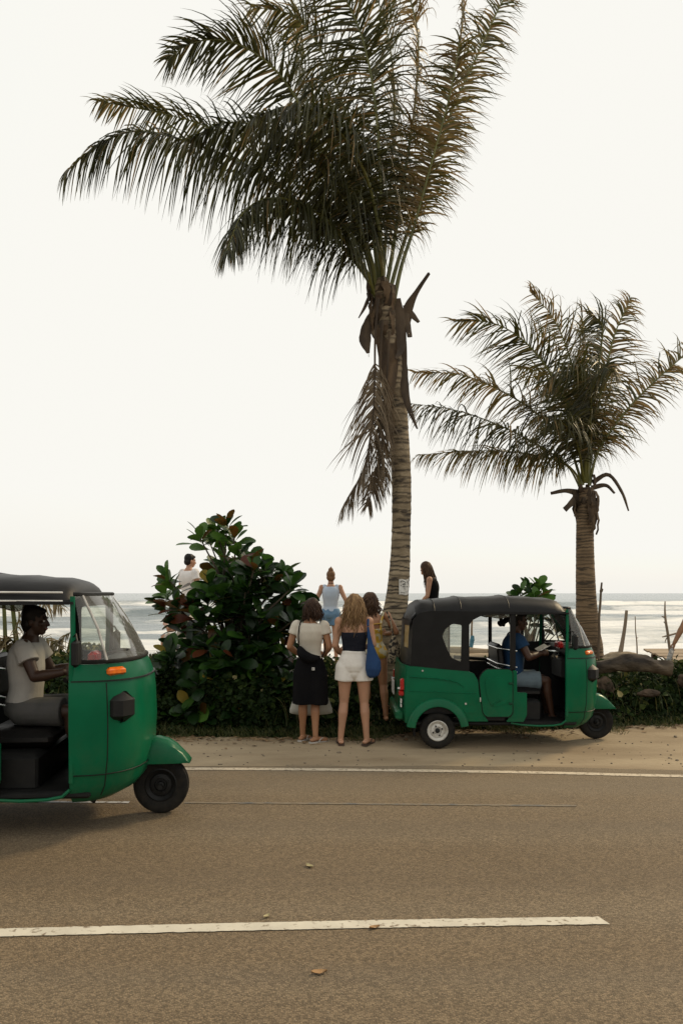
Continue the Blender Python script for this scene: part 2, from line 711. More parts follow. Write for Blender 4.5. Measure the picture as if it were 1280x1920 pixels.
M['line_paint'] = worn_paint('line_paint', (.6, .55, .44), .3, back=(.2, .15, .1), lo_w=.12)
M['edge_paint'] = worn_paint('edge_paint', (.56, .47, .34), .36, back=(.2, .15, .1))
M['old_paint'] = worn_paint('old_paint', (.095, .1, .1), .47, back=(.185, .145, .095), scale=7, lo_w=.2)
M['old_paint_white'] = worn_paint('old_paint_white', (.55, .56, .58), .36, scale=25)


def px_line(L):
    res = []
    for px, py in L:
        Y = FPX * EYE / (py - HOR)
        res.append(((px - 640) * Y / FPX, Y))
    return res


cl = px_line([(0, 1753), (640, 1738), (1127, 1730)])
cl = [(-7.5, 3.75), (-4.2, 3.93)] + cl
stripe('centre_line_marking', cl, .098, M['line_paint'], .011, .006, x_end=.03)
el = px_line([(330, 1443.5), (640, 1445.5), (990, 1450.5), (1280, 1457.5)])
stripe('edge_line_marking', [(-30, 8.3), (-8, 7.98), (-4, 7.92)] + el + [(6, 7.35), (12, 6.9)], .105, M['edge_paint'], .0105, .007)
stripe('faded_line_marking', px_line([(345, 1507.5), (640, 1509.5), (1080, 1513.5)]), .045, M['old_paint'], .0102, .012)
stripe('old_white_line_marking', [(-9, 6.6)] + px_line([(-200, 1504), (0, 1505), (242, 1507)]), .05, M['old_paint_white'], .0102, .006)

# ------------------------------------------------------------------ sea
SEA = -1.25


def sea_material():
    m = bpy.data.materials.new('sea_water')
    m.use_nodes = True
    t = m.node_tree
    L = t.links.new
    N = t.nodes.new
    b = t.nodes['Principled BSDF']
    b.inputs['Roughness'].default_value = .22
    b.inputs['IOR'].default_value = 1.33
    a = N('ShaderNodeAttribute')
    a.attribute_name = 'tint'
    tc = N('ShaderNodeTexCoord')
    mp = N('ShaderNodeMapping')
    mp.inputs['Scale'].default_value = (.35, 1, 1)
    L(tc.outputs['Object'], mp.inputs[0])
    nz = N('ShaderNodeTexNoise')
    nz.inputs['Scale'].default_value = 1.4
    nz.inputs['Detail'].default_value = 8
    nz.inputs['Roughness'].default_value = .65
    L(mp.outputs[0], nz.inputs[0])
    ad = N('ShaderNodeMath')
    ad.operation = 'ADD'
    L(a.outputs['Fac'], ad.inputs[0])
    L(nz.outputs[0], ad.inputs[1])
    mr = N('ShaderNodeMapRange')
    mr.inputs[1].default_value = .7
    mr.inputs[2].default_value = 1.25
    L(ad.outputs[0], mr.inputs[0])
    mx = N('ShaderNodeMix')
    mx.data_type = 'RGBA'
    mx.inputs[6].default_value = (.2, .235, .24, 1)
    mx.inputs[7].default_value = (.8, .79, .75, 1)
    L(mr.outputs[0], mx.inputs[0])
    L(mx.outputs[2], b.inputs['Base Color'])
    rr = N('ShaderNodeMapRange')
    rr.inputs[3].default_value = .2
    rr.inputs[4].default_value = .8
    L(mr.outputs[0], rr.inputs[0])
    L(rr.outputs[0], b.inputs['Roughness'])
    n2 = N('ShaderNodeTexNoise')
    n2.inputs['Scale'].default_value = .9
    n2.inputs['Detail'].default_value = 9
    n2.inputs['Roughness'].default_value = .6
    mp2 = N('ShaderNodeMapping')
    mp2.inputs['Scale'].default_value = (.45, 1, 1)
    L(tc.outputs['Object'], mp2.inputs[0])
    L(mp2.outputs[0], n2.inputs[0])
    bp = N('ShaderNodeBump')
    bp.inputs['Distance'].default_value = .5
    bp.inputs['Strength'].default_value = .8
    L(n2.outputs[0], bp.inputs['Height'])
    L(bp.outputs[0], b.inputs['Normal'])
    return m


def sea():
    ys = frange(21, 60, .3) + frange(60.4, 170, .5) + frange(172, 420, 3.0)
    y = 425.0
    while y < 9000:
        ys.append(y)
        y *= 1.045
    ys.append(9000)
    U = frange(-1.1, 1.1, .0125)
    NY, NU = len(ys), len(U)
    Yg = np.array(ys)[:, None]
    Ug = np.array(U)[None, :]
    X = Ug * (Yg + 25)
    Yg = np.broadcast_to(Yg, X.shape)

    def wob(x, s, ph):
        return np.sin(x * s + ph) + .5 * np.sin(x * s * 2.3 + ph * 1.7) + .3 * np.sin(x * s * 5.1 + ph * .6)
    near = np.clip((420 - Yg) / 200, 0, 1)
    Z = np.zeros_like(X)
    Z += near * .10 * np.sin(Yg * .9 + wob(X, .07, 1.0) * 1.3)
    Z += near * .07 * np.sin(Yg * 1.7 + X * .22 + wob(X, .11, 2.0))
    Z += near * .22 * np.sin(Yg * .21 + wob(X, .025, 0.4))
    foam_glint = np.zeros_like(X)
    # breaking rollers: distance, height, where along the shore they break
    for (y0, h, xa, xb, ph, wd) in ((101, 1.0, -75, 12, .3, 1.7), (72, .55, -20, 90, 1.2, 1.4), (137, .9, -6, 160, 2.2, 2.2),
                                (52, .4, 8, 60, 2.9, 1.2), (41, .35, -60, 80, .9, 1.0), (185, 1.0, -160, 200, 4.1, 2.6),
                                (118, .5, 20, 120, 3.3, 1.6), (61, .35, -50, -8, 5.0, 1.2), (85, .4, 30, 120, .2, 1.5), (33, .2, -50, 60, 3.0, .9)):
        yc = y0 + 2.6 * wob(X, .035, ph) * (y0 / 100) + .5 * wob(X, .3, ph)
        e = np.clip((X - xa) / 10, 0, 1) * np.clip((xb - X) / 10, 0, 1)
        dd = Yg - yc
        prof = np.where(dd > 0, np.exp(-(dd / (wd * 2.2)) ** 2), np.exp(-(dd / (wd * .8)) ** 2))
        Z += h * prof * (.35 + .65 * e)
        amt = .55 + .35 * np.sin(X * .11 + ph * 3) + .25 * np.sin(X * .37 + ph)
        foam_glint += e * np.clip(amt, 0, 1) * (np.exp(-((dd + wd * .6) / (wd * 1.1)) ** 2) * .95 +
                                       np.where(dd < 0, np.exp(-(-dd / (wd * 5.5)) ** 1.5), 0) * .36)
    side = np.clip((X / np.maximum(Yg, 1) + .05) / .35, 0, 1)      # sun glint towards the right, painted in as extra foam white
    foam_glint += np.exp(-((Yg - 62) / 40) ** 2) * side * .5 + np.exp(-((Yg - 36) / 9) ** 2) * .3
    V = np.stack([X, Yg, SEA + Z], -1).reshape(-1, 3)
    idx = np.arange(NY * NU).reshape(NY, NU)
    F = np.stack([idx[:-1, :-1], idx[:-1, 1:], idx[1:, 1:], idx[1:, :-1]], -1).reshape(-1, 4)
    me = bpy.data.meshes.new('sea')
    me.from_pydata(V.tolist(), [], F.tolist())
    me.polygons.foreach_set('use_smooth', [True] * len(me.polygons))
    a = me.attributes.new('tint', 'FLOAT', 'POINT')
    a.data.foreach_set('value', np.clip(foam_glint, 0, 1).reshape(-1).astype(np.float32))
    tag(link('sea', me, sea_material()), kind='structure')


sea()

# ------------------------------------------------------------------ ground cover on the bank
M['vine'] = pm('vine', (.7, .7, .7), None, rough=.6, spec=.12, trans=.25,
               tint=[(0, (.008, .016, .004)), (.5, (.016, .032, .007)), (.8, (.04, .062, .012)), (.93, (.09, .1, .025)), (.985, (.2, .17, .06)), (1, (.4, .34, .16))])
M['grass'] = pm('grass', (.7, .7, .7), None, rough=.6, trans=.25,
                tint=[(0, (.03, .045, .01)), (.6, (.07, .085, .02)), (1, (.17, .14, .055))])


def leaf_cloud(name, pts, smin, smax, mat, seed, upb=.6, camb=.5):
    """many small ivy-like leaves, each folded along its midrib; pts: (position, tint bias)"""
    r = random.Random(seed)
    q = MB()
    for p, tb in pts:
        nrm = Vector((r.gauss(0, .6), r.gauss(-camb, .6), r.gauss(upb, .5))).normalized()
        a = nrm.orthogonal().normalized()
        a.rotate(Matrix.Rotation(r.uniform(0, 6.28), 3, nrm))
        b = nrm.cross(a)
        s = r.uniform(smin, smax)
        k = r.uniform(.36, .5)
        c = Vector(p)
        q.add([c - a * s * .5, c - a * s * .25 + b * s * k + nrm * s * .1, c + a * s * .2 + b * s * k * .8 + nrm * s * .07, c + a * s * .62 - nrm * s * .1,
               c + a * s * .2 - b * s * k * .8 + nrm * s * .07, c - a * s * .25 - b * s * k + nrm * s * .1],
              [(0, 3, 2, 1), (0, 5, 4, 3)], min(1, max(0, r.gauss(.42, .2) + tb)))
    return q.build(name, mat, smooth=0, tint=True)


def cover_points(n, x0, x1, y0, y1, seed, thick, dens=None):
    r = random.Random(seed)
    res = []
    while len(res) < n:
        x, u = r.uniform(x0, x1), r.uniform(y0, y1)
        y = foot(x) + u
        if dens and r.random() > dens(x, u):
            continue
        cl_ = max(.05, .5 + .55 * noise.noise(Vector((x * 1.1, y * 1.1, 7))) + .4 * noise.noise(Vector((x * 2.9, y * 2.9, 2))))
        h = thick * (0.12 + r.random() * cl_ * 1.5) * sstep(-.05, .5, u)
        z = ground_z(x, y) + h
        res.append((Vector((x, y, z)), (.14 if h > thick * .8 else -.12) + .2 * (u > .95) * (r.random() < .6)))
    return res


pts = cover_points(32000, -6.5, 6.8, .02, 2.1, 11, .32)
# taller hummocks of creeper either side of the broad-leaved shrub and along the crest
rr = random.Random(5)
for (cx, cu, cz, hx, hy, hz, nn) in ((-2.15, .75, .35, .55, .55, .5, 4200), (-1.2, .6, .25, .85, .5, .55, 5500), (-3.6, .9, .35, .7, .5, .45, 3200),
                                     (-.55, .75, .3, .6, .5, .42, 3200), (.1, .95, .35, .5, .5, .38, 2600), (3.6, 1.3, .35, .35, .3, .28, 1100),
                                     (4.6, .7, .2, .7, .4, .3, 2600), (-5, .9, .4, .8, .5, .4, 2500), (5.6, .8, .15, .5, .4, .25, 1500)):
    cy = foot(cx) + cu
    for _ in range(nn):
        v = Vector((rr.gauss(0, 1), rr.gauss(0, 1), rr.gauss(0, 1))).normalized() * (rr.random() ** .25)
        bump_ = 1 + .25 * noise.noise(v * 2.3 + Vector((cx, 0, 0)))
        p = Vector((cx + v.x * hx * bump_, cy + v.y * hy * bump_, cz + v.z * hz * bump_))
        if p.z > ground_z(p.x, p.y):
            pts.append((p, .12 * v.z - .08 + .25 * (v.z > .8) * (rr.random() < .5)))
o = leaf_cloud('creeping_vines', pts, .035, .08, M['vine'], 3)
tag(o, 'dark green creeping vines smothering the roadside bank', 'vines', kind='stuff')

# larger pale-veined leaves and long weed blades pushing out of the creeper
rr = random.Random(19)
pts = []
for _ in range(1500):
    x = rr.uniform(-6.5, 6.5)
    u = rr.uniform(.15, 1.5)
    if noise.noise(Vector((x * 1.4, u * 2, 11))) < .02:
        continue
    y = foot(x) + u
    pts.append((Vector((x, y, ground_z(x, y) + .16 + rr.random() * .25)), .1 + .18 * rr.random()))
tag(leaf_cloud('broad_weeds', pts, .06, .11, M['vine'], 23, .8, .4), 'patches of broader weeds pushing up through the creeping vines', 'weeds', kind='stuff')
q = MB()
for _ in range(420):
    x = rr.choice((rr.uniform(-6, 6), rr.gauss(-.75, .25), rr.gauss(-3.2, .5), rr.gauss(4.2, .5)))
    y = foot(x) + rr.uniform(.1, 1.3)
    z = ground_z(x, y) + .1
    h = rr.uniform(.2, .55)
    l = Vector((rr.gauss(-.06, .16), rr.gauss(-.06, .12), 0)) * h * 2
    wv = Vector((rr.uniform(-1, 1), rr.uniform(-1, 1), 0)).normalized() * rr.uniform(.004, .009)
    P = [Vector((x, y, z)) + l * (k / 5) ** 2 + Vector((0, 0, h * (k / 5) - h * .25 * (k / 5) ** 3)) for k in range(6)]
    vs = []
    for k, p in enumerate(P):
        wk = wv * (1, 1, .9, .7, .45, .05)[k]
        vs += [p - wk, p + wk]
    q.add(vs, [(2 * k, 2 * k + 1, 2 * k + 3, 2 * k + 2) for k in range(5)], min(1, max(0, rr.gauss(.6, .25))))
tag(q.build('tall_weed_blades', M['grass'], smooth=0, tint=True), 'long thin weed blades standing out of the bank', 'weeds', kind='stuff')

q = MB()
rr = random.Random(9)
for _ in range(21000):
    x = rr.uniform(-7, 7.5)
    u = abs(rr.gauss(0, .17 + .16 * (x > 3.2))) * (1 if rr.random() < .55 else -1) + .06
    if u < 0 and noise.noise(Vector((x * 1.6, 0, 3))) < -.05 - u * .8:
        continue
    y = foot(x) + u
    z = ground_z(x, y)
    h = rr.uniform(.04, .13) * (1 if u > 0 else .6)
    a = rr.uniform(0, 6.28)
    dx, dy = math.cos(a) * .005, math.sin(a) * .005
    lx, ly = rr.gauss(-.02, .035), rr.gauss(-.01, .035)
    q.add([(x - dx, y - dy, z - .01), (x + dx, y + dy, z - .01), (x + dx * .7 + lx * .45, y + dy * .7 + ly * .45, z + h * .62),
           (x - dx * .7 + lx * .45, y - dy * .7 + ly * .45, z + h * .62), (x + lx * 1.3, y + ly * 1.3, z + h)],
          [(0, 1, 2, 3), (3, 2, 4)], min(1, max(0, rr.gauss(.5, .25))))
tag(q.build('roadside_grass', M['grass'], smooth=0, tint=True), 'short tufty grass along the foot of the bank', 'grass', kind='stuff')

# loose stones, crumbs and dry twigs on the dirt shoulder
M['pebble'] = pm('pebble', (.12, .095, .065), (.25, .2, .14), 12, .9)
q = MB()
for _ in range(420):
    x = rr.uniform(-6, 6)
    y = rr.uniform(7.98, 9.7)
    s = rr.uniform(.004, .012) * (2.0 if rr.random() < .06 else 1)
    z = ground_z(x, y)
    q.ell((x, y, z + s * .4), (s * rr.uniform(.8, 1.4), s * rr.uniform(.8, 1.4), s * .7), None, 6, 4)
tag(q.build('loose_gravel', M['pebble']), 'small dark stones scattered on the dirt shoulder', 'gravel', kind='stuff')
M['litter'] = pm('litter', (.2, .12, .055), (.09, .06, .03), 3, .85)
pts = []
for _ in range(520):
    x = rr.uniform(-6, 6.5)
    y = foot(x) - abs(rr.gauss(0, .22)) + .05
    pts.append((Vector((x, y, ground_z(x, y) + .012)), 0))
tag(leaf_cloud('leaf_litter', pts, .025, .07, M['litter'], 41, 3.0, .1), 'brown leaf litter along the edge of the dirt shoulder', 'litter', kind='stuff')
M['straw'] = pm('straw', (.3, .2, .1), (.18, .12, .06), 10, .85)
q = MB()
for _ in range(170):
    x = rr.uniform(-6, 6)
    y = foot(x) - abs(rr.gauss(.02, .16))
    z = ground_z(x, y) + .008
    a = rr.gauss(0, .5)
    l = rr.uniform(.04, .22)
    q.tube([(x, y, z), (x + l * .5, y + l * a * .4, z + rr.uniform(0, .02)), (x + l, y + l * a, z)], [.004, .0035, .002], 4)
tag(q.build('dry_twigs', M['straw']), 'dry twigs and straw lying where the bank meets the dirt', 'twigs', kind='stuff')

M['fallen_leaf'] = pm('fallen_leaf', (.36, .21, .09), (.28, .15, .06), 25, .8)
M['pale_leaf'] = pm('pale_leaf', (.42, .36, .2), (.3, .25, .12), 25, .8)
for (px, py, s, rz, mt, lab) in ((598, 1829, .075, .2, 'fallen_leaf', 'curled orange leaf lying on the asphalt nearest the camera'),
                             (580, 1628, .075, 2.2, 'pale_leaf', 'small pale dry leaf on the middle of the asphalt lane'),
                             (702, 1744, .06, .4, 'fallen_leaf', 'small tan leaf at the edge of the white centre line'),
                             (500, 1723, .05, 1.0, 'pale_leaf', 'tiny tan leaf just beyond the white centre line')):
    Y = FPX * EYE / (py - HOR)
    q = MB()
    prof = [(-.5, .02), (-.3, .2), (0, .27), (.3, .16), (.5, .01)]
    vs = []
    for (u, wd_) in prof:
        vs += [(u * s, wd_ * s, .012 + .12 * s * abs(u)), (u * s, 0, .004 + .2 * s * u * u), (u * s, -wd_ * s, .01 + .18 * s * abs(u))]
    fs = []
    for i in range(4):
        a = i * 3
        fs += [(a, a + 1, a + 4, a + 3), (a + 1, a + 2, a + 5, a + 4)]
    q.add(vs, fs)
    o = q.build('fallen_leaf', M[mt], smooth=60)
    o.location = ((px - 640) * Y / FPX, Y, .006)
    o.rotation_euler = (0, 0, rz)
    tag(o, lab, 'leaf', 'dry leaves on the road')

# ------------------------------------------------------------------ coconut palms
M['palm_leaf'] = pm('palm_leaf', (1, 1, 1), (.6, .62, .6), 2.2, rough=.4, spec=.42, trans=.42,
                    tint=[(0, (.03, .03, .009)), (.28, (.06, .062, .016)), (.45, (.115, .105, .03)), (.7, (.25, .165, .065)), (1, (.42, .28, .12))])
M['dead_leaf'] = pm('dead_leaf', (.21, .16, .1), (.11, .08, .05), 3, .8, trans=.15)
M['petiole'] = pm('petiole', (.14, .135, .025), (.085, .095, .018), 4, .4)
M['rachis'] = pm('rachis', (.11, .1, .03), (.07, .06, .02), 4, .5)
M['boot'] = pm('boot', (.085, .058, .034), (.035, .024, .015), 7, .9, .008, 30, stretch=(1, 1, .2))
M['fibre'] = pm('fibre', (.12, .078, .042), (.04, .026, .015), 9, .95, .01, 40, stretch=(1, 1, .25))


def bark_material(name, c1, c2, c3):
    m = pm(name, c1, c2, 3.5, .9, .012, 26, stretch=(1, 1, 2.2), detail=8, lo=.35, hi=.6)
    t = m.node_tree
    tc = t.nodes.new('ShaderNodeTexCoord')
    mp = t.nodes.new('ShaderNodeMapping')
    mp.inputs['Scale'].default_value = (1.2, 1.2, 4.5)
    nz = t.nodes.new('ShaderNodeTexNoise')
    nz.inputs['Scale'].default_value = 2.2
    nz.inputs['Detail'].default_value = 6
    mr = t.nodes.new('ShaderNodeMapRange')
    mr.inputs[1].default_value = .57
    mr.inputs[2].default_value = .66
    t.links.new(tc.outputs['Object'], mp.inputs[0])
    t.links.new(mp.outputs[0], nz.inputs[0])
    t.links.new(nz.outputs[0], mr.inputs[0])
    a = t.nodes.new('ShaderNodeAttribute')
    a.attribute_name = 'tint'
    ad = t.nodes.new('ShaderNodeMath')
    ad.operation = 'MAXIMUM'
    t.links.new(mr.outputs[0], ad.inputs[0])
    t.links.new(a.outputs['Fac'], ad.inputs[1])
    b = t.nodes['Principled BSDF']
    src = b.inputs['Base Color'].links[0].from_socket
    mx = t.nodes.new('ShaderNodeMix')
    mx.data_type = 'RGBA'
    mx.inputs[7].default_value = (*c3, 1)
    t.links.new(src, mx.inputs[6])
    t.links.new(ad.outputs[0], mx.inputs[0])
    t.links.new(mx.outputs[2], b.inputs['Base Color'])
    return m


M['bark_near'] = bark_material('bark_near', (.33, .26, .165), (.19, .145, .088), (.045, .034, .023))
M['bark_far'] = bark_material('bark_far', (.23, .155, .085), (.155, .105, .058), (.05, .036, .022))


def palm_trunk(name, ctrl, rads, mat, parent, ring=.075, seed=1, lip=.055):
    """ringed trunk: each old leaf scar is a ledge of its own depth and slant"""
    r = random.Random(seed)
    C = curve(ctrl, 420)
    RR = curve([(x, 0, 0) for x in rads], 420)
    rings, tints = [], []
    nsd = 28
    # scar heights
    zs = []
    z = C[0].z
    while z < C[-1].z:
        zs.append((z, r.uniform(.5, 1.3), r.uniform(-.025, .025), r.uniform(0, 6.28), r.uniform(0, 1)))
        z += ring * r.uniform(.6, 1.45)
    for i, p in enumerate(C):
        ring_ = []
        for k in range(nsd):
            a = 2 * math.pi * k / nsd
            d_ = 0.0
            dark = 0.0
            for (sz, am, sl, ph, dk) in zs:
                zz = p.z - (sz + sl * math.cos(a - ph) + .012 * noise.noise(Vector((math.cos(a) * 2, math.sin(a) * 2, sz * 9))))
                if -.022 < zz < ring:
                    d_ = max(d_, am * (1 - zz / ring) * (1 if zz > 0 else (1 + zz / .022)))
                if -.02 < zz < .004:
                    dark = max(dark, .45 + .5 * dk)
            rad = RR[i].x * (1 + lip * d_ * .6 + .03 * noise.noise(Vector((math.cos(a) * 1.5, math.sin(a) * 1.5, p.z * 1.5))))
            ring_.append(p + Vector((math.cos(a) * rad, math.sin(a) * rad, 0)))
            tints.append(dark)
        rings.append(ring_)
    q = MB()
    q.loft(rings)
    q.t = tints
    return q.build(name, mat, parent, smooth=180, tint=True)


def frond(parent, ctrl, L=.75, n=92, roll=0.0, droop=.5, wind=.25, r0=.026, tint=.35, spread=.9, seed=0, t0=.16, name='frond', mat='palm_leaf',
          stalkmat='petiole', ragged=.12, vee=.25, wid=.0245, facing=None):
    """pinnate frond on a bent midrib; the wind comes from the right"""
    r = random.Random(seed * 31 + 5)
    C = curve(ctrl, 72)
    W = Vector((-1, .15, .05))
    G = Vector((0, 0, -1))
    q = MB()
    lng = [0.0]
    for i in range(1, len(C)):
        lng.append(lng[-1] + (C[i] - C[i - 1]).length)
    tot = lng[-1]

    def pos(t):
        d_ = t * tot
        for i in range(1, len(C)):
            if lng[i] >= d_:
                k = (d_ - lng[i - 1]) / max(1e-6, lng[i] - lng[i - 1])
                return C[i - 1].lerp(C[i], k), (C[i] - C[i - 1]).normalized()
        return C[-1], (C[-1] - C[-2]).normalized()
    gap = 0
    for i in range(n):
        t = t0 + (1 - t0) * (i + r.random() * .5) / n
        p, T = pos(min(t, .999))
        Nn = Vector((0, 0, 1)) if facing is None else Vector(facing)
        Nn = Nn - T * Nn.dot(T)
        if Nn.length < .15:
            Nn = Vector((0, -1, 0)) - T * Vector((0, -1, 0)).dot(T)
        Nn.normalize()
        S = T.cross(Nn)
        if roll:
            S = (Matrix.Rotation(roll, 3, T) @ S)
            Nn = (Matrix.Rotation(roll, 3, T) @ Nn)
        for side in (-1, 1):
            if r.random() < ragged * (1 + 2.2 * (noise.noise(Vector((t * 14, seed * 1.7, side * 2))) > .25)):
                continue
            prof = min(1, (t - t0) / .16 + .45) * (1 - max(0, (t - .55) / .45) ** 1.6 * .68)
            ln = L * prof * r.uniform(.82, 1.1)
            al = R(80 - 34 * t) + r.gauss(0, .12)
            be = vee * (1 - .5 * t) + r.gauss(0, .16)
            d_ = T * math.cos(al) + (S * side * math.cos(be) * spread + Nn * math.sin(be)) * math.sin(al)
            d_.normalize()
            dr = (droop * 1.25 + .25) * r.uniform(.5, 1.5) * (1 + .6 * noise.noise(Vector((t * 9, seed * 3.1, side))))
            wd_ = wind * r.uniform(.5, 1.5)
            tw = r.gauss(0, .5)
            seg = 5
            pr = p.copy()
            vs = []
            wv = d_.cross(Nn if abs(d_.dot(Nn)) < .95 else S)
            wv.normalize()
            wv = Matrix.Rotation(tw, 3, d_) @ wv
            crl = Vector((r.gauss(0, .17), r.gauss(0, .17), r.gauss(0, .17)))
            for k in range(seg + 1):
                s = k / seg
                dd = (d_ + G * dr * s * 1.5 + W * wd_ * s * 1.3 + crl * s).normalized()
                if k:
                    pr = pr + dd * ln / seg
                hw = wid * (1.0, 1.05, .95, .75, .45, .06)[k] * .5
                vs += [pr - wv * hw, pr + wv * hw]
            q.add(vs, [(2 * k, 2 * k + 1, 2 * k + 3, 2 * k + 2) for k in range(seg)],
                  min(1, max(0, tint - .02 + r.gauss(0, .13) + .3 * (t > .9) * r.random() + (.45 if r.random() < .05 else 0))))
    fr_ = q.build(name, M[mat], parent, smooth=0, tint=True)
    s = MB()
    rad = [r0 * (1.25 if i < 3 else 1) * (1 - .86 * (i / (len(C) - 1)) ** .8) for i in range(len(C))]
    s.tube(C, rad, 7, flat=.75)
    s.build('stalk', M[stalkmat], fr_)
    return fr_


def PP(L, Yc, dy):
    """pixel way-points with a depth that swings from Yc by dy at the tip"""
    m = len(L) - 1
    return [at(px, py, Yc + dy * (i / m) ** 1.25) for i, (px, py) in enumerate(L)]


YB = 11.0
bp_ = at(737, 1195, YB)
bp_.z = ground_z(bp_.x, YB)
palm = empty('coconut_palm', bp_, 0, 'tall coconut palm with a paper notice on its trunk, behind the green three-wheeler', 'palm tree', 'coconut palms')


def rel(L, o):
    return [p - o for p in L]


tr = [(731, 1330), (735, 1190), (740, 1150), (746, 1105), (750, 1050), (752, 980), (752, 900), (748, 820), (741, 730), (730, 640), (718, 560), (714, 525)]
trw = [32, 30, 26.5, 23, 21, 20, 20.5, 21, 21.5, 22, 20, 15]
palm_trunk('trunk', rel([at(a, b, YB) for a, b in tr], bp_), [x * .87 * YB / FPX for x in trw], M['bark_near'], palm, .078, 4, .075)
HUBB = (718, 545)
big = [  # way-points, depth swing, leaflet length, roll, droop, wind, tint
    ([(700, 570), (690, 525), (612, 430), (490, 325), (372, 272), (262, 245), (185, 270), (118, 328)], -.7, .85, .25, 1.7, .1, .28, 0),
    ([(702, 565), (685, 510), (640, 445), (545, 335), (452, 270), (345, 222), (180, 188)], .9, .62, .9, .55, .35, .33, 1),
    ([(705, 560), (690, 490), (655, 390), (596, 265), (540, 160), (480, 100), (415, 74), (355, 82), (312, 112)], -1.2, .72, .75, .45, .3, .3, 2),
    ([(710, 555), (704, 480), (682, 335), (642, 195), (600, 90), (548, 28), (470, 12)], .3, .78, 1.0, .5, .35, .35, 3),
    ([(712, 550), (712, 470), (712, 320), (700, 170), (672, 50), (620, -40), (545, -90)], -.9, .8, .6, .5, .35, .34, 4),
    ([(716, 550), (722, 460), (735, 300), (738, 150), (715, 20), (668, -70)], .7, .78, 1.3, .45, .35, .42, 5),
    ([(722, 550), (736, 470), (758, 330), (778, 190), (782, 60), (752, -40), (700, -85)], .2, .5, 1.2, .55, .45, .8, 6),
    ([(735, 580), (752, 500), (776, 425), (812, 295), (846, 165), (866, 40), (862, -60)], -.3, .5, 1.35, .4, .12, .62, 7),
    ([(728, 555), (752, 470), (800, 330), (852, 195), (905, 80), (945, -5), (985, -60)], .9, .48, 1.15, .4, .12, .5, 8),
    ([(706, 555), (694, 480), (650, 380), (575, 290), (500, 240), (420, 230), (352, 262)], -1.7, .8, .5, 1.4, .2, .22, 9),
    ([(704, 560), (682, 500), (620, 420), (560, 380), (500, 372), (455, 400), (425, 470)], -1.9, .76, .2, 1.7, .1, .2, 10),
    ([(714, 550), (716, 470), (690, 340), (640, 250), (585, 205), (530, 200), (470, 225)], -2.1, .8, .5, 1.2, .2, .25, 11),
    ([(712, 548), (705, 450), (665, 330), (610, 240), (560, 130), (560, 20)], 1.6, .75, 1.2, .5, .35, .3, 14),
]
for (L, dy, ln, roll, dr, wi, ti, sd_) in big:
    frond(palm, rel(PP(L, YB, dy), bp_), ln * 1.32, 185, roll, dr, wi, .034, ti, seed=sd_, t0=.225 if sd_ in (0, 1, 3, 7, 8) else .16)


def boots(parent, o, hub, Yc, n, rb, h0, seed, spread=1.0):
    """old leaf bases and brown fibre wrapped round the top of the trunk"""
    r = random.Random(seed)
    c = at(hub[0], hub[1], Yc) - o
    for k in range(n):
        a = k * 2.4 + r.uniform(-.3, .3)
        z0 = c.z - h0 * (1 - k / n) + r.uniform(-.05, .05)
        rad = rb * r.uniform(.8, 1.05)
        dv = Vector((math.cos(a), math.sin(a), 0))
        base = Vector((c.x, c.y, z0)) + dv * rad * .55
        l = r.uniform(.16, .34)
        tip = base + dv * l * r.uniform(.15, .5) * spread + Vector((0, 0, l))
        q = MB()
        side = Vector((-dv.y, dv.x, 0))
        rings = []
        for s in (0, .25, .5, .75, 1):
            p = base.lerp(tip, s) + dv * .05 * math.sin(s * 3.1)
            w_ = (.085, .075, .055, .04, .032)[int(s * 4)]
            rings.append([p + side * w_ - dv * .02, p + dv * .018, p - side * w_ - dv * .02, p - dv * .03])
        q.loft(rings)
        q.build('leaf_base', M['boot'], parent, smooth=50)
    for k in range(16):
        a = r.uniform(0, 6.28)
        z0 = c.z - h0 * r.uniform(-.1, .8)
        dv = Vector((math.cos(a), math.sin(a), 0))
        side = Vector((-dv.y, dv.x, 0))
        l = r.uniform(.2, .5)
        q = MB()
        vs = []
        for s in range(6):
            u = s / 5
            p = Vector((c.x, c.y, z0 - l * u)) + dv * (rb * (.9 + .25 * math.sin(u * 3)) + r.uniform(0, .03)) + side * r.gauss(0, .012)
            w_ = .06 * (1 - .6 * u) * r.uniform(.6, 1.2)
            vs += [p - side * w_, p + side * w_ + dv * .01]
        q.add(vs, [(2 * s, 2 * s + 1, 2 * s + 3, 2 * s + 2) for s in range(5)])
        q.build('fibre_sheath', M['fibre'], parent, smooth=0)


boots(palm, bp_, (716, 545), YB, 16, .17, .75, 21)


def strip(parent, name, mat, L, Yc, dy, wpx, o, thick=.012):
    """husk or stub: flat tapering piece along way-points, widths in the same pixels"""
    P = rel(PP(L, Yc, dy), o)
    C = curve(P, 14)
    ws = curve([(w_, 0, 0) for w_ in wpx], 14)
    rings = []
    for i, p in enumerate(C):
        T = (C[min(i + 1, 14)] - C[max(i - 1, 0)]).normalized()
        S = T.cross(Vector((0, 1, 0))).normalized()
        hw = ws[i].x * Yc / FPX / 2 * (1 + .15 * noise.noise(p * 9))
        D = Vector((0, thick, 0)) + S * 0
        rings.append([p - S * hw, p - D * 1.5, p + S * hw, p + D])
    q = MB()
    q.loft(rings)
    return q.build(name, M[mat], parent, smooth=60)


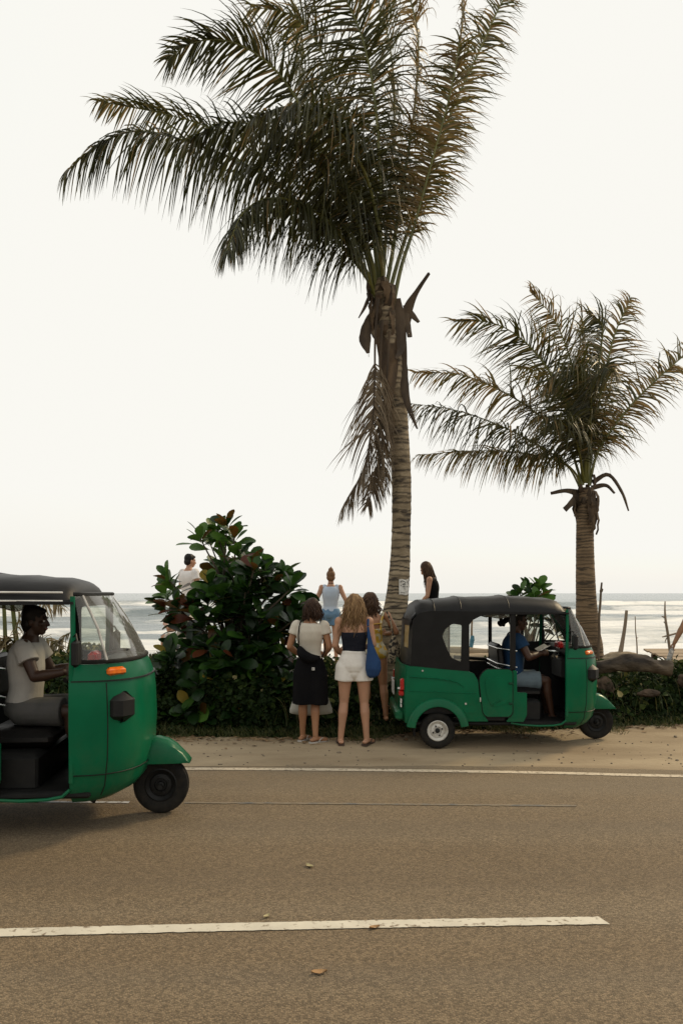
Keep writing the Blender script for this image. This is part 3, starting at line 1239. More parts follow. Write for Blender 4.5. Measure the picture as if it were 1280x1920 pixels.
strip(palm, 'broken_stalk', 'boot', [(757, 612), (766, 575), (782, 545), (804, 512)], YB, -.15, [22, 18, 9, 6], bp_, .02)
strip(palm, 'hanging_husk', 'boot', [(702, 580), (690, 605), (684, 635), (690, 662)], YB, -.25, [8, 18, 22, 6], bp_)
strip(palm, 'hanging_husk', 'boot', [(695, 548), (684, 575), (672, 596)], YB, -.2, [6, 6, 2], bp_)
strip(palm, 'hanging_husk', 'boot', [(760, 572), (764, 605), (768, 632)], YB, -.2, [10, 11, 9], bp_)
strip(palm, 'hanging_husk', 'boot', [(762, 575), (774, 592), (785, 604)], YB, -.1, [9, 11, 6], bp_)
strip(palm, 'hanging_husk', 'boot', [(752, 640), (756, 690), (762, 750), (782, 804)], YB, -.3, [20, 16, 13, 3], bp_)
strip(palm, 'hanging_husk', 'boot', [(742, 560), (750, 600), (752, 650), (742, 672)], YB, -.3, [18, 20, 16, 4], bp_)
strip(palm, 'hanging_husk', 'fibre', [(722, 560), (724, 620), (728, 690), (726, 780)], YB, -.36, [34, 40, 34, 10], bp_)
frond(palm, rel(PP([(708, 560), (703, 640), (702, 720), (697, 800), (680, 880), (640, 955)], YB - .25, -.15), bp_), .8, 150, .3, 1.3, .2, .02, .6, seed=41, t0=.3,
      name='dead_frond', mat='dead_leaf', stalkmat='boot', ragged=.18, vee=-.1, wid=.02)
frond(palm, rel(PP([(716, 600), (712, 700), (712, 790), (708, 870), (690, 950)], YB - .3, .1), bp_), .62, 130, 1.2, 1.2, .1, .018, .6, seed=42, t0=.25,
      name='dead_frond', mat='dead_leaf', stalkmat='boot', ragged=.2, vee=-.1, wid=.02)
frond(palm, rel(PP([(730, 620), (724, 720), (716, 800), (722, 880), (727, 920)], YB - .3, .1), bp_), .4, 80, .2, 1.2, .05, .016, .6, seed=43, t0=.3,
      name='dead_frond', mat='dead_leaf', stalkmat='boot', ragged=.2, vee=-.1, wid=.02)

# second, shorter palm further back
YS = 13.5
bs = at(1103, 1218, YS)
bs.z = ground_z(bs.x, YS)
palm2 = empty('coconut_palm', bs, 0, 'shorter coconut palm with a clean tapering trunk at the right, beyond the parked three-wheeler', 'palm tree', 'coconut palms')
tr = [(1105, 1300), (1103, 1215), (1101, 1180), (1099, 1130), (1097, 1070), (1096, 1000), (1097, 950), (1098, 915)]
trw = [31, 28.5, 24, 20.5, 18.5, 17.2, 16.5, 15]
palm_trunk('trunk', rel([at(a, b, YS) for a, b in tr], bs), [x * .92 * YS / FPX for x in trw], M['bark_far'], palm2, .05, 9, .045)
small = [
    ([(1090, 915), (1072, 880), (1010, 835), (930, 795), (850, 768), (768, 756)], -.5, .62, .15, .9, .05, .25, 51),
    ([(1088, 915), (1060, 872), (1000, 852), (900, 845), (780, 853)], .7, .5, .2, .8, .1, .4, 52),
    ([(1092, 910), (1062, 830), (1002, 772), (930, 728), (860, 702), (775, 698)], .5, .5, .5, .55, .25, .45, 53),
    ([(1094, 905), (1075, 790), (1035, 705), (985, 642), (925, 606), (850, 602)], -.6, .56, .8, .35, .4, .3, 54),
    ([(1096, 905), (1090, 770), (1066, 665), (1036, 595), (992, 545)], .6, .5, 1.2, .3, .35, .45, 55),
    ([(1098, 905), (1098, 770), (1094, 660), (1090, 578)], .5, .5, 1.2, .3, .4, .35, 56),
    ([(1100, 905), (1110, 770), (1124, 670), (1128, 608), (1100, 588)], -.8, .62, 1.1, .4, .4, .22, 57),
    ([(1102, 905), (1120, 770), (1148, 640), (1170, 585), (1184, 556)], .4, .5, 1.2, .3, .3, .45, 58),
    ([(1097, 905), (1098, 790), (1092, 715), (1060, 688), (1020, 722)], -1.7, .55, .8, .7, .2, .24, 59),
    ([(1104, 910), (1122, 845), (1172, 772), (1230, 712), (1292, 660), (1340, 640)], -.2, .42, 1.1, .25, .3, .5, 60),
    ([(1100, 905), (1106, 800), (1110, 730), (1130, 690), (1150, 700)], -1.5, .55, .9, .6, .3, .2, 61),
    ([(1096, 905), (1088, 810), (1060, 740), (1020, 700), (975, 690)], 1.4, .55, .8, .5, .35, .3, 62),
    ([(1100, 905), (1104, 800), (1118, 720), (1122, 650)], 1.6, .6, .6, .4, .35, .25, 63),
    ([(1095, 905), (1080, 830), (1050, 790), (1005, 780)], -1.6, .5, .5, .8, .2, .22, 64),
]
for (L, dy, ln, roll, dr, wi, ti, sd_) in small:
    frond(palm2, rel(PP(L, YS, dy), bs), ln * 1.6, 125, roll, dr * 1.2, wi, .028, ti + .12, seed=sd_, t0=.17, wid=.025, ragged=.15)
boots(palm2, bs, (1098, 925), YS, 14, .17, .42, 33)
strip(palm2, 'broken_stalk', 'boot', [(1110, 905), (1140, 890), (1165, 922), (1178, 958)], YS, -.2, [10, 7, 6, 3], bs)
strip(palm2, 'broken_stalk', 'boot', [(1108, 915), (1135, 910), (1152, 925)], YS, -.1, [10, 7, 4], bs)
strip(palm2, 'broken_stalk', 'boot', [(1085, 925), (1060, 920), (1032, 925)], YS, -.2, [14, 8, 6], bs)
strip(palm2, 'hanging_husk', 'boot', [(1088, 925), (1074, 940), (1058, 956)], YS, -.2, [16, 12, 10], bs)
strip(palm2, 'hanging_husk', 'fibre', [(1108, 920), (1114, 945), (1120, 975)], YS, -.2, [14, 9, 2], bs)

# notice nailed to the near trunk
tc_ = at(747, 1101, YB)
nrm_ = 23 * .87 * YB / FPX + .014
pn = empty('paper_notice', tc_, 0, 'small white paper notice with scrawled black writing fixed to the palm trunk', 'notice')
q = MB()
seg = 8
a0, a1 = R(-92), R(-38)
hh = .105
ring0 = []
vs = []
for k in range(seg + 1):
    a = a0 + (a1 - a0) * k / seg
    for z in (-hh, hh):
        for rr_ in (nrm_, nrm_ + .003):
            vs.append((math.cos(a) * rr_, math.sin(a) * rr_, z + .006 * math.sin(k)))
fs = []
for k in range(seg):
    a = k * 4
    fs += [(a + 1, a + 5, a + 7, a + 3), (a, a + 2, a + 6, a + 4), (a, a + 4, a + 5, a + 1), (a + 2, a + 3, a + 7, a + 6)]
fs += [(0, 1, 3, 2), (seg * 4, seg * 4 + 2, seg * 4 + 3, seg * 4 + 1)]
q.add(vs, fs)
q.build('sheet', M['paper'], pn, smooth=0)


def ink_line(pts, wd_=.006):
    """pen stroke in sheet coordinates (0..1 across, 0..1 up)"""
    P = []
    for (u, v) in pts:
        a = a0 + (a1 - a0) * u
        P.append(Vector((math.cos(a) * (nrm_ + .005), math.sin(a) * (nrm_ + .005), (v - .5) * 2 * hh)))
    q_.tube(P, wd_ / 2, 4)


q_ = MB()
ink_line([(.1, .86), (.3, .9), (.52, .86), (.58, .76), (.4, .7), (.28, .66), (.6, .68)], .009)
ink_line([(.1, .8), (.22, .82)])
ink_line([(.7, .9), (.92, .86)])
ink_line([(.68, .8), (.94, .78), (.9, .68)])
ink_line([(.12, .6), (.2, .62), (.16, .56)])
ink_line([(.32, .54), (.5, .58), (.56, .5), (.36, .5)], .008)
ink_line([(.7, .56), (.82, .5)])
ink_line([(.72, .5), (.84, .57)])
ink_line([(.4, .39), (.6, .37)])
ink_line([(.1, .28), (.9, .28)], .003)
ink_line([(.12, .16), (.5, .14)], .007)
ink_line([(.6, .18), (.9, .2)], .004)
ink_line([(.4, .07), (.55, .06)], .004)
q_.build('handwriting', M['ink'], pn, smooth=0)

# ------------------------------------------------------------------ broad-leaved shore shrubs
def leaf_mesh(name, mat, bend=.25, w_=.27, fold=.16):
    """obovate leathery leaf, unit length along +x"""
    prof = [(0, .015), (.12, .05), (.28, .35), (.5, .78), (.7, 1.0), (.86, .85), (.96, .42), (1.0, .03)]
    q = MB()
    vs, fs = [], []
    for (u, k) in prof:
        z = -bend * u * u
        vs += [(u, k * w_, z + fold * k * w_), (u, k * w_ * .5, z + fold * k * w_ * .45), (u, 0, z), (u, -k * w_ * .5, z + fold * k * w_ * .45), (u, -k * w_, z + fold * k * w_)]
    for i in range(len(prof) - 1):
        for j in range(4):
            a = i * 5 + j
            fs.append((a, a + 1, a + 6, a + 5))
    q.add(vs, fs)
    me = bpy.data.meshes.new(name)
    me.from_pydata(q.v, [], q.f)
    me.polygons.foreach_set('use_smooth', [True] * len(me.polygons))
    me.materials.append(mat)
    return me


def lm(name, c1, c2, tr=.3, rough=.33):
    return pm(name, c1, c2, 7, rough, .004, 20, spec=.25, trans=tr)


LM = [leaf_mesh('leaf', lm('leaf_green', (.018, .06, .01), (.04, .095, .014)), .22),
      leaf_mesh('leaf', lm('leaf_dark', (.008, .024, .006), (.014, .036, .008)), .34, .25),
      leaf_mesh('leaf', lm('leaf_bright', (.05, .13, .018), (.075, .15, .025)), .15, .29),
      leaf_mesh('leaf', lm('leaf_rust', (.11, .045, .012), (.075, .055, .012), .4), .28, .25),
      leaf_mesh('leaf', lm('leaf_red', (.075, .018, .009), (.1, .035, .012), .35), .4, .22),
      leaf_mesh('leaf', lm('leaf_yellow', (.28, .2, .03), (.2, .16, .03), .4), .3, .24)]
M['twig'] = pm('twig', (.085, .065, .042), (.05, .038, .026), 12, .85)


def rosette(parent, tip, axis, n, size, kinds, r, budget, spare, flat=.68):
    axis = Vector(axis).normalized()
    e1 = axis.orthogonal().normalized()
    e2 = axis.cross(e1)
    for k in range(n):
        a = k * 2.4 + r.uniform(-.35, .35)
        el = (.25 + .75 * (k / max(1, n - 1))) * flat * 1.9 + r.gauss(0, .12)
        rad = e1 * math.cos(a) + e2 * math.sin(a)
        dv = (axis * math.sin(el) + rad * math.cos(el)).normalized()
        nr = (axis * math.cos(el) - rad * math.sin(el)).normalized()
        nr = (Matrix.Rotation(r.gauss(0, .35), 3, dv) @ nr)
        sd = nr.cross(dv)
        s = size * r.uniform(.75, 1.2) * (1 - .25 * (k / n))
        p = tip - axis * .05 * (1 - k / n) * 2
        Mx = Matrix(((dv.x * s, sd.x * s, nr.x * s, p.x), (dv.y * s, sd.y * s, nr.y * s, p.y), (dv.z * s, sd.z * s, nr.z * s, p.z), (0, 0, 0, 1)))
        me = LM[r.choices(range(6), kinds)[0]]
        if budget[0] > 0:
            budget[0] -= 1
            o = bpy.data.objects.new('leaf', me)
            col.objects.link(o)
            o.parent = parent
            o.matrix_local = Mx
        else:
            spare.append((Mx, me))


def shrub(base, tips, label, cat, size, seed, n_leaf, budget, stemr=.035):
    r = random.Random(seed)
    root = empty('broad_leaved_shrub', base, 0, label, cat)
    bud = [budget]
    spare = []
    for i, (p, kinds) in enumerate(tips):
        p = p - base
        mid = Vector((p.x * .35 + r.gauss(0, .08), p.y * .4 + r.gauss(0, .08), p.z * .55 + (.12 if p.z < .5 else 0)))
        C = curve([Vector((r.gauss(0, .06), r.gauss(0, .06), -.05)), mid, p], 10)
        rad = [stemr * (1 - .75 * k / 10) for k in range(11)]
        q = MB()
        q.tube(C, rad, 6)
        q.build('branch', M['twig'], root)
        ax = (C[-1] - C[-3]).normalized() * .6 + Vector((0, -.15, .75))
        rosette(root, p, ax, n_leaf + r.randint(-2, 2), size * r.uniform(.88, 1.12), kinds, r, bud, spare)
    if spare:
        q = MB()
        mi = []
        for Mx, me in spare:
            q.add([Mx @ v.co for v in me.vertices], [tuple(f.vertices) for f in me.polygons])
            mi += [LM.index(me)] * len(me.polygons)
        fo = q.build('foliage', [m_.materials[0] for m_ in LM], root)
        fo.data.polygons.foreach_set('material_index', mi)
        tag(fo, kind='stuff')
    return root


YT = 10.9
GR = (5, 2, 6, .8, .1, .1)
DK = (4, 8, .7, .3, .15, .1)
RU = (3, 1, 3, 4, .2, .1)
RD = (3, 5, 1, 2, .8, .2)
BR = (4, 1, 7, 1, 0, 0)
YE = (3, 4, 1, 2, 1, 1)
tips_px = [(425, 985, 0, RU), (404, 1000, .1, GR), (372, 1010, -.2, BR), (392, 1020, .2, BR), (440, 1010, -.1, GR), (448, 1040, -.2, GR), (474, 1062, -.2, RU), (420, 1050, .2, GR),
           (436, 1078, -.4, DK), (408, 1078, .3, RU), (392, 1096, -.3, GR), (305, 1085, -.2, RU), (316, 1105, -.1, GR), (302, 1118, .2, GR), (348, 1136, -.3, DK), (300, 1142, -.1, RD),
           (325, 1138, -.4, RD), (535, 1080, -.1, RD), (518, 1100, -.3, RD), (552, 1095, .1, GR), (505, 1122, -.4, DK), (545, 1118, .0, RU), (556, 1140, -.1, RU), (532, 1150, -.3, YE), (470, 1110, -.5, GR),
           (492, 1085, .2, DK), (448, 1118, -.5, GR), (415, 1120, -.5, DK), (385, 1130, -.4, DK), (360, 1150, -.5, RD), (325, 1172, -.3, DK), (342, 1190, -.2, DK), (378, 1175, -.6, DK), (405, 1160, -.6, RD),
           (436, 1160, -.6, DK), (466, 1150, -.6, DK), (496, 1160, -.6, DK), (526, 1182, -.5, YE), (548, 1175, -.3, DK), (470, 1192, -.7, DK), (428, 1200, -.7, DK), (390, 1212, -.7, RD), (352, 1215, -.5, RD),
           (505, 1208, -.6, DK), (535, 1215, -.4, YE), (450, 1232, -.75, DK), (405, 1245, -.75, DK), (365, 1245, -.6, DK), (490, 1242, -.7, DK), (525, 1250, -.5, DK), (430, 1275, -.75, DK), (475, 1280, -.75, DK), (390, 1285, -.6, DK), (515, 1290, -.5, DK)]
base = Vector(((440 - 640) * YT / FPX, YT, 0))
base.z = ground_z(base.x, YT) - .05
rs = random.Random(77)
for _ in range(75):
    b_ = rs.uniform(1060, 1330)
    hw_ = 60 + 75 * sstep(1050, 1120, b_)
    a_ = 428 + rs.uniform(-hw_, hw_) + 10
    if a_ < 395 and b_ < 1150:
        continue
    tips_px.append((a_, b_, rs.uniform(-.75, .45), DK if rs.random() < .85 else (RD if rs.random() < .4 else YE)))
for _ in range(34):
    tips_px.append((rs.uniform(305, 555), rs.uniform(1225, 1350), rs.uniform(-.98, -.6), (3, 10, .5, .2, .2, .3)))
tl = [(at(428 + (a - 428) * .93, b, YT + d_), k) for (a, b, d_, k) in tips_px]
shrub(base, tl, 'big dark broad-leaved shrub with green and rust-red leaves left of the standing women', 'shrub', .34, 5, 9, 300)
YU = 12.3
base = at(985, 1190, YU)
base.z = ground_z(base.x, YU)
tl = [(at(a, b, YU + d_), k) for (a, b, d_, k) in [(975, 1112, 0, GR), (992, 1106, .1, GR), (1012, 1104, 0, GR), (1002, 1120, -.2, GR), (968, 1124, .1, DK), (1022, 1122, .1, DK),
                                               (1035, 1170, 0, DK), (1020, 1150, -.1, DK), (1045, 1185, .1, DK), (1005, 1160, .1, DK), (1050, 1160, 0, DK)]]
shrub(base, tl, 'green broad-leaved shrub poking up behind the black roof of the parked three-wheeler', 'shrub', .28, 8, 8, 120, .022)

# ------------------------------------------------------------------ three-wheelers
def nx(u):
    return (u - 277) / 464.8


def nz_(v):
    return (877 - v) / 464.8


def UV(L):
    return [(nx(u), nz_(v)) for u, v in L]


HW = .63      # half width of the body


def make_tuk(loc, label, zs=1.0, sc=1.0):
    T = empty('three_wheeler', loc, 0, label, 'three-wheeler', 'green three-wheeled taxis')
    T.scale = (sc, sc, sc * zs)
    # ---- rear body: two flanks, tail panel, floor
    quarter = UV([(118, 446), (240, 452), (430, 470), (466, 486), (486, 522), (493, 600), (512, 690), (540, 735), (418, 735)]) + \
        [(nx(278) + .29 * math.cos(a), nz_(785) + .29 * math.sin(a)) for a in [R(15 + 150 * k / 10) for k in range(11)]] + UV([(138, 742), (108, 742), (106, 600)])
    bul = lambda x, z: -.014 * math.sin(max(0, min(1, (z - .3) / .6)) * 3.14)
    b = MB()
    b.plate(quarter, [], -HW, -HW + .03, bul)
    b.build('rear_body_side', M['green_paint'], T, smooth=30)
    b = MB()
    b.plate(quarter, [], HW, HW - .03, lambda x, z: -bul(x, z))
    b.build('rear_body_side', M['green_paint'], T, smooth=30)
    front_panel = round_poly(UV([(664, 470), (689, 470), (690, 584), (741, 586), (741, 700), (724, 737), (634, 737), (664, 690)]), .012, 3)
    for s in (-1, 1):
        b = MB()
        b.plate(front_panel, [], s * HW, s * (HW - .03))
        b.build('side_panel', M['green_paint'], T, smooth=30)
        b = MB()      # thin green sill under the driver's doorway
        b.tube([(nx(u), s * (HW - .02), nz_(v)) for u, v in ((660, 745), (720, 755), (800, 760), (880, 758), (925, 750), (948, 730))], .011, 8)
        b.build('sill', M['green_paint'], T)
        b = MB()      # wheel-arch flare
        prof = []
        for k in range(17):
            a = R(8 + 166 * k / 16)
            ca, sa = math.cos(a), math.sin(a)
            cx, cz = nx(277), nz_(778)
            ring = []
            for (rr_, yy) in ((.305, HW - .01), (.352, HW - .004), (.348, HW + .028), (.325, HW + .05), (.262, HW + .055), (.255, HW + .045), (.29, HW + .03)):
                ring.append((cx + rr_ * ca * 1.0, s * yy, cz + rr_ * sa * 1.02))
            prof.append(ring)
        b.loft(prof)
        b.build('wheel_arch', M['green_paint'], T, smooth=50)
        # pressed swage lines
        b = MB()
        y = -(HW + .013) if s < 0 else (HW + .013)
        b.tube([(nx(u), y, nz_(v)) for u, v in ((130, 500), (240, 508), (340, 520), (380, 532), (415, 557))], [.007] * 4 + [.003], 6, flat=.6)
        b.build('swage_line', M['green_paint'], T)
        b = MB()
        b.tube([(nx(u), y, nz_(v)) for u, v in ((130, 576), (250, 580), (380, 586), (470, 588))], .006, 6, flat=.6)
        b.build('swage_line', M['green_paint'], T)
        b = MB()      # filler flap with lock
        b.plate(round_poly(UV([(412, 604), (476, 604), (476, 690), (412, 690)]), .02, 4), [], s * (HW + .01), s * (HW - .01))
        fl = b.build('filler_flap', M['green_paint'], T, smooth=30)
        b = MB()
        b.lathe([(.001, 0), (.012, 0), (.012, s * .008), (.001, s * .009)], (nx(422), s * (HW + .01), nz_(642)), 'y', 12)
        b.build('lock', M['silver'], fl)
        b = MB()
        b.lathe([(.001, 0), (.011, 0), (.009, s * .01), (.001, s * .011)], (nx(198), s * (HW + .008), nz_(470)), 'y', 12)
        b.build('canopy_stud', M['silver'], T)
        b = MB()      # mud flap
        b.box((nx(158), s * .52, .26), (.02, .16, .26), bev=.005)
        b.build('mud_flap', M['black_rubber'], T)
        b = MB()      # black side skirt between the wheels
        b.box((nx(560), s * (HW - .03), nz_(722)), (.3, .03, .055), bev=.01)
        b.build('side_skirt', M['black_plastic'], T)
    # passenger half door on the road side
    b = MB()
    dp = round_poly(UV([(492, 520), (500, 490), (530, 462), (650, 464), (664, 478), (664, 690), (648, 709), (530, 709), (512, 690), (502, 610)]), .03, 4)
    b.plate(dp, [], -HW - .018, -HW + .012)
    door = b.build('door', M['green_paint'], T, smooth=30)
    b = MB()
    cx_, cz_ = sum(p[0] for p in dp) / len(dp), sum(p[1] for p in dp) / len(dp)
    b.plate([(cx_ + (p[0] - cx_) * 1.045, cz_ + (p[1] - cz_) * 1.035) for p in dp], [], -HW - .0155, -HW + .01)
    b.build('dark_door_gap', M['black_rubber'], door, smooth=30)  # black plate added behind the door in place of the gap's shade
    for v in (535, 640):
        b = MB()
        b.box((nx(656), -HW - .026, nz_(v)), (.05, .016, .022), bev=.004)
        b.build('hinge', M['green_dark'], door)
    b = MB()
    b.plate(round_poly(UV([(520, 510), (600, 500), (640, 520), (640, 640), (560, 660), (530, 600)]), .05, 5), [], -HW - .024, -HW - .01)
    b.build('pressed_panel', M['green_paint'], door, smooth=30)
    b = MB()
    b.tube([(nx(555), -HW - .026, nz_(650)), (nx(607), -HW - .028, nz_(618))], .006, 6, flat=.5)
    b.build('pressed_ridge', M['green_paint'], door)
    b = MB()
    b.box((nx(497), -HW - .02, nz_(620)), (.012, .02, .05), bev=.003)
    b.build('latch', M['silver'], door)
    # tail panel and its fittings
    b = MB()
    rings = []
    for z in (.3, .42, .6, .78, .9, .935):
        ring = []
        for k in range(13):
            y = -HW + .005 + (2 * HW - .01) * k / 12
            x = nx(112) - .055 * (1 - (abs(y) / HW) ** 4) - (.015 if .4 < z < .85 else 0)
            ring.append(Vector((x, y, z)))
        ring += [p + Vector((.03, 0, 0)) for p in reversed(ring)]
        rings.append(ring)
    b.loft(rings)
    b.build('tail_panel', M['green_paint'], T, smooth=50)
    b = MB()
    b.box((nx(80), 0, .37), (.09, 1.2, .13), bev=.03)
    b.build('rear_bumper', M['green_paint'], T)
    for s in (-1, 1):
        b = MB()
        b.box((nx(94), s * (HW - .05), nz_(545)), (.05, .07, .14), bev=.015)
        b.box((nx(90), s * (HW - .07), nz_(590)), (.06, .1, .07), bev=.015)
        tl_ = b.build('tail_light', M['red_lens'], T)
        b = MB()
        b.box((nx(84), s * (HW - .07), nz_(565)), (.062, .08, .02), bev=.005)
        b.build('reverse_lens', M['clear_lens'], tl_)
    b = MB()
    b.box((nx(88), -HW + .06, nz_(630)), (.012, .09, .05), bev=.002)
    b.box((nx(88), -HW + .06, nz_(655)), (.012, .09, .03), bev=.002)
    b.build('reflector_sticker', M['white'], T)
    b = MB()
    b.box((nx(66), .1, .62), (.012, .34, .17), bev=.004)
    pl = b.build('number_plate', M['white'], T)
    # ---- floor, engine, axle
    b = MB()
    b.box((.62, 0, .275), (1.9, 1.16, .05), bev=.015)
    b.build('floor_pan', M['black_plastic'], T)
    b = MB()
    b.box((.0, 0, .25), (.5, .7, .2), bev=.05)
    b.tube([(0, -.5, .2), (0, .5, .2)], .035, 10)
    b.tube([(.25, .18, .2), (-.3, .2, .22), (-.42, .2, .22)], .03, 10)
    b.build('engine', M['black_plastic'], T)
    # ---- canopy roof
    st = [(-.302, 1.425, .59), (-.29, 1.5, .59), (nx(163), 1.625, .592), (nx(195), 1.668, .6), (nx(300), 1.684, .615), (nx(400), 1.71, .625), (nx(520), 1.706, .63), (nx(650), 1.722, .632), (nx(780), 1.71, .63), (nx(890), 1.692, .62), (nx(925), 1.672, .61), (nx(945), 1.64, .6), (nx(958), 1.585, .59)]
    b = MB()
    rings = []
    for i, (x, zt, hw) in enumerate(st):
        low = max(nz_(172), 0) if i > 2 else (1.40 if i == 0 else (1.45 if i == 1 else 1.50))
        low = min(low, zt - .03)
        prof = [(0, zt), (hw * .35, zt - .006), (hw * .62, zt - .02), (hw * .8, zt - .05), (hw * .92, zt - .095), (hw * .985, max(zt - .15, low + .02)), (hw * 1.005, low)]
        full = [(-y, z) for (y, z) in reversed(prof)] + prof[1:]
        ring = [Vector((x, y, z)) for y, z in full]
        inner = [Vector((x, y * .975, z - .012 if abs(y) < hw * .95 else z)) for y, z in full]
        rings.append(ring + inner[::-1])
    # soft extra stations so that the cloth sags between its hoops
    R2 = []
    for i in range(len(rings) - 1):
        R2.append(rings[i])
        if st[i + 1][0] - st[i][0] > .1:
            mid = [a.lerp(c_, .5) - Vector((0, 0, .007 if abs(a.y) < .5 else 0)) for a, c_ in zip(rings[i], rings[i + 1])]
            R2.append(mid)
    R2.append(rings[-1])
    b.loft(R2)
    can = b.build('canopy', M['canvas'], T, smooth=28)
    for x, zt in ((nx(400), 1.712), (nx(650), 1.724), (nx(262), 1.68)):
        b = MB()
        hw = .632
        prof = [(0, zt), (hw * .35, zt - .006), (hw * .62, zt - .02), (hw * .8, zt - .05), (hw * .92, zt - .095), (hw * .985, zt - .15)]
        b.tube([(x, y, z - .002) for y, z in [(-a, c_) for a, c_ in reversed(prof)] + prof[1:]], .005, 6)
        b.build('seam', M['canvas'], can)
    # canvas flanks with clear quarter windows
    wall = UV([(148, 205), (180, 168), (240, 158), (960, 168), (960, 176), (700, 178), (560, 176), (500, 186), (460, 206), (441, 232), (441, 474), (300, 462), (135, 444)])
    win = round_poly(UV([(402, 232), (398, 424), (350, 404), (326, 360), (300, 290), (318, 252), (352, 226)]), .02, 4)
    b = MB()
    b.plate(wall, [win], -HW - .004, -HW + .012)
    b.build('canvas_side', M['canvas'], T, smooth=0)
    b = MB()
    b.plate(win, [], -HW + .002, -HW + .005)
    b.build('quarter_window', M['glass'], T, smooth=0)
    wall2 = UV([(148, 205), (180, 168), (240, 158), (960, 168), (960, 176), (700, 178), (560, 176), (500, 186), (440, 200), (420, 232), (420, 474), (300, 462), (135, 444)])
    win2 = UV([(410, 232), (410, 440), (360, 430), (326, 360), (300, 290), (318, 252), (352, 226)])
    b = MB()
    b.plate(wall2, [win2], HW + .004, HW - .012)
    b.build('canvas_side', M['canvas'], T, smooth=0)
    b = MB()
    b.plate(win2, [], HW - .002, HW - .005)
    b.build('quarter_window', M['plastic_window'], T, smooth=0)
    # canvas back with amber plastic window
    b = MB()
    rings = []
    zz = [.915, 1.0, 1.12, 1.38, 1.44]
    ycols = [-HW + .002, -.5, -.42, -.2, 0, .2, .42, .5, HW - .002]

    def bx_(y, z):
        return nx(136) + (z - .9) * .05 - .06 * (1 - (abs(y) / HW) ** 3)
    vs = [Vector((bx_(y, z), y, z)) for z in zz for y in ycols] + [Vector((bx_(y, z) + .01, y, z)) for z in zz for y in ycols]
    ny = len(ycols)
    off = ny * len(zz)
    fs = []
    for i in range(len(zz) - 1):
        for j in range(ny - 1):
            if i == 2 and (j in (1, 2, 5, 6, 3, 4)) and j not in (3, 4):
                continue
            a = i * ny + j
            fs.append((a, a + 1, a + ny + 1, a + ny))
            fs.append((off + a, off + a + ny, off + a + ny + 1, off + a + 1))
    b.add(vs, fs)
    b.build('canvas_back', M['canvas'], T, smooth=50)
    for (ya, yb) in ((-.5, -.2), (.2, .5)):
        b = MB()
        b.add([(bx_(ya, 1.12) + .005, ya, 1.12), (bx_(yb, 1.12) + .005, yb, 1.12), (bx_(yb, 1.38) + .005, yb, 1.38), (bx_(ya, 1.38) + .005, ya, 1.38)], [(0, 1, 2, 3)])
        b.build('rear_window', M['rear_plastic'], T, smooth=0)
    # ---- tube frame and pillars
    for s in (-1, 1):
        if s < 0:
            b = MB()
            b.box((nx(424), s * (HW - .02), (nz_(475) + nz_(180)) / 2), (.075, .03, nz_(180) - nz_(475)), bev=.008)
            b.build('pillar', M['canvas'], T)
            b = MB()
            b.box((nx(670), s * (HW - .03), (nz_(470) + nz_(175)) / 2), (.06, .04, nz_(175) - nz_(470)), bev=.01)
            b.build('pillar', M['canvas'], T)
        else:
            b = MB()
            b.tube([(.815, HW - .03, .9), (.815, HW - .03, 1.53)], .024, 8)
            b.build('pillar', M['black_plastic'], T)
            b = MB()
            b.tube([(.35, HW - .03, .93), (.8, HW - .03, .9)], .022, 8)
            b.build('guard_rail', M['black_plastic'], T)
            b = MB()
            b.box((.6, HW - .02, .6), (.5, .02, .56), bev=.005)
            b.build('far_side_panel', M['black_plastic'], T)
    b = MB()
    for x in (nx(400), nx(650)):
        b.tube([(x, -.58, 1.52), (x, -.52, 1.62), (x, 0, 1.675), (x, .52, 1.62), (x, .58, 1.52)], .014, 6)
    for y in (-.57, .57):
        b.tube([(-.2, y, 1.52), (1.43, y, 1.52)], .014, 6)
    b.build('hood_frame', M['black_plastic'], T)
    # interior lining, rolled curtain
    b = MB()
    b.tube([(.55, -.55, 1.5), (.7, -.55, 1.485), (.9, -.54, 1.5)], [.02, .03, .02], 8)
    b.build('rolled_curtain', M['plastic_window'], T)
    b = MB()
    b.tube([(.6, .5, 1.5), (.75, .52, 1.47), (.92, .5, 1.49)], [.02, .035, .02], 8)
    b.build('rolled_curtain', M['plastic_window'], T)
    # ---- seats
    b = MB()
    b.box((.02, 0, .5), (.5, 1.1, .34), bev=.05)
    b.box((-.2, 0, .8), (.12, 1.1, .5), Matrix.Rotation(R(-8), 3, 'Y'), bev=.05)
    b.build('passenger_bench', M['vinyl'], T)
    b = MB()
    b.box((1.0, 0, .59), (.5, .62, .12), bev=.045)
    b.build('driver_seat', M['vinyl'], T)
    b = MB()
    b.box((.97, 0, .4), (.46, .95, .25), bev=.03)
    b.build('seat_box', M['black_plastic'], T)
    b = MB()
    b.box((.775, 0, 1.0), (.07, .56, .3), Matrix.Rotation(R(-6), 3, 'Y'), bev=.03)
    b.build('driver_backrest', M['vinyl'], T)
    b = MB()
    for z0, z1 in ((1.105, 1.075), (.93, .885), (.875, .83)):
        b.tube([(.73, -.33, z0), (.95, -.35, z1)], .009, 8)
        b.tube([(.73, -.33, z0), (.73, .33, z0)], .009, 8)
        b.tube([(.73, .33, z0), (.95, .35, z1)], .009, 8)
    b.build('grab_rail', M['chrome'], T)
    # ---- far-side driver door with window
    wd_ = round_poly([(1.245, 1.13), (1.46, 1.13), (1.46, 1.49), (1.245, 1.49)], .05, 5)
    b = MB()
    b.plate([(1.18, .3), (1.5, .3), (1.5, 1.53), (1.18, 1.53)], [wd_], HW - .005, HW - .03)
    b.build('far_door', M['black_plastic'], T, smooth=30)
    b = MB()
    b.plate(wd_, [], HW - .016, HW - .019)
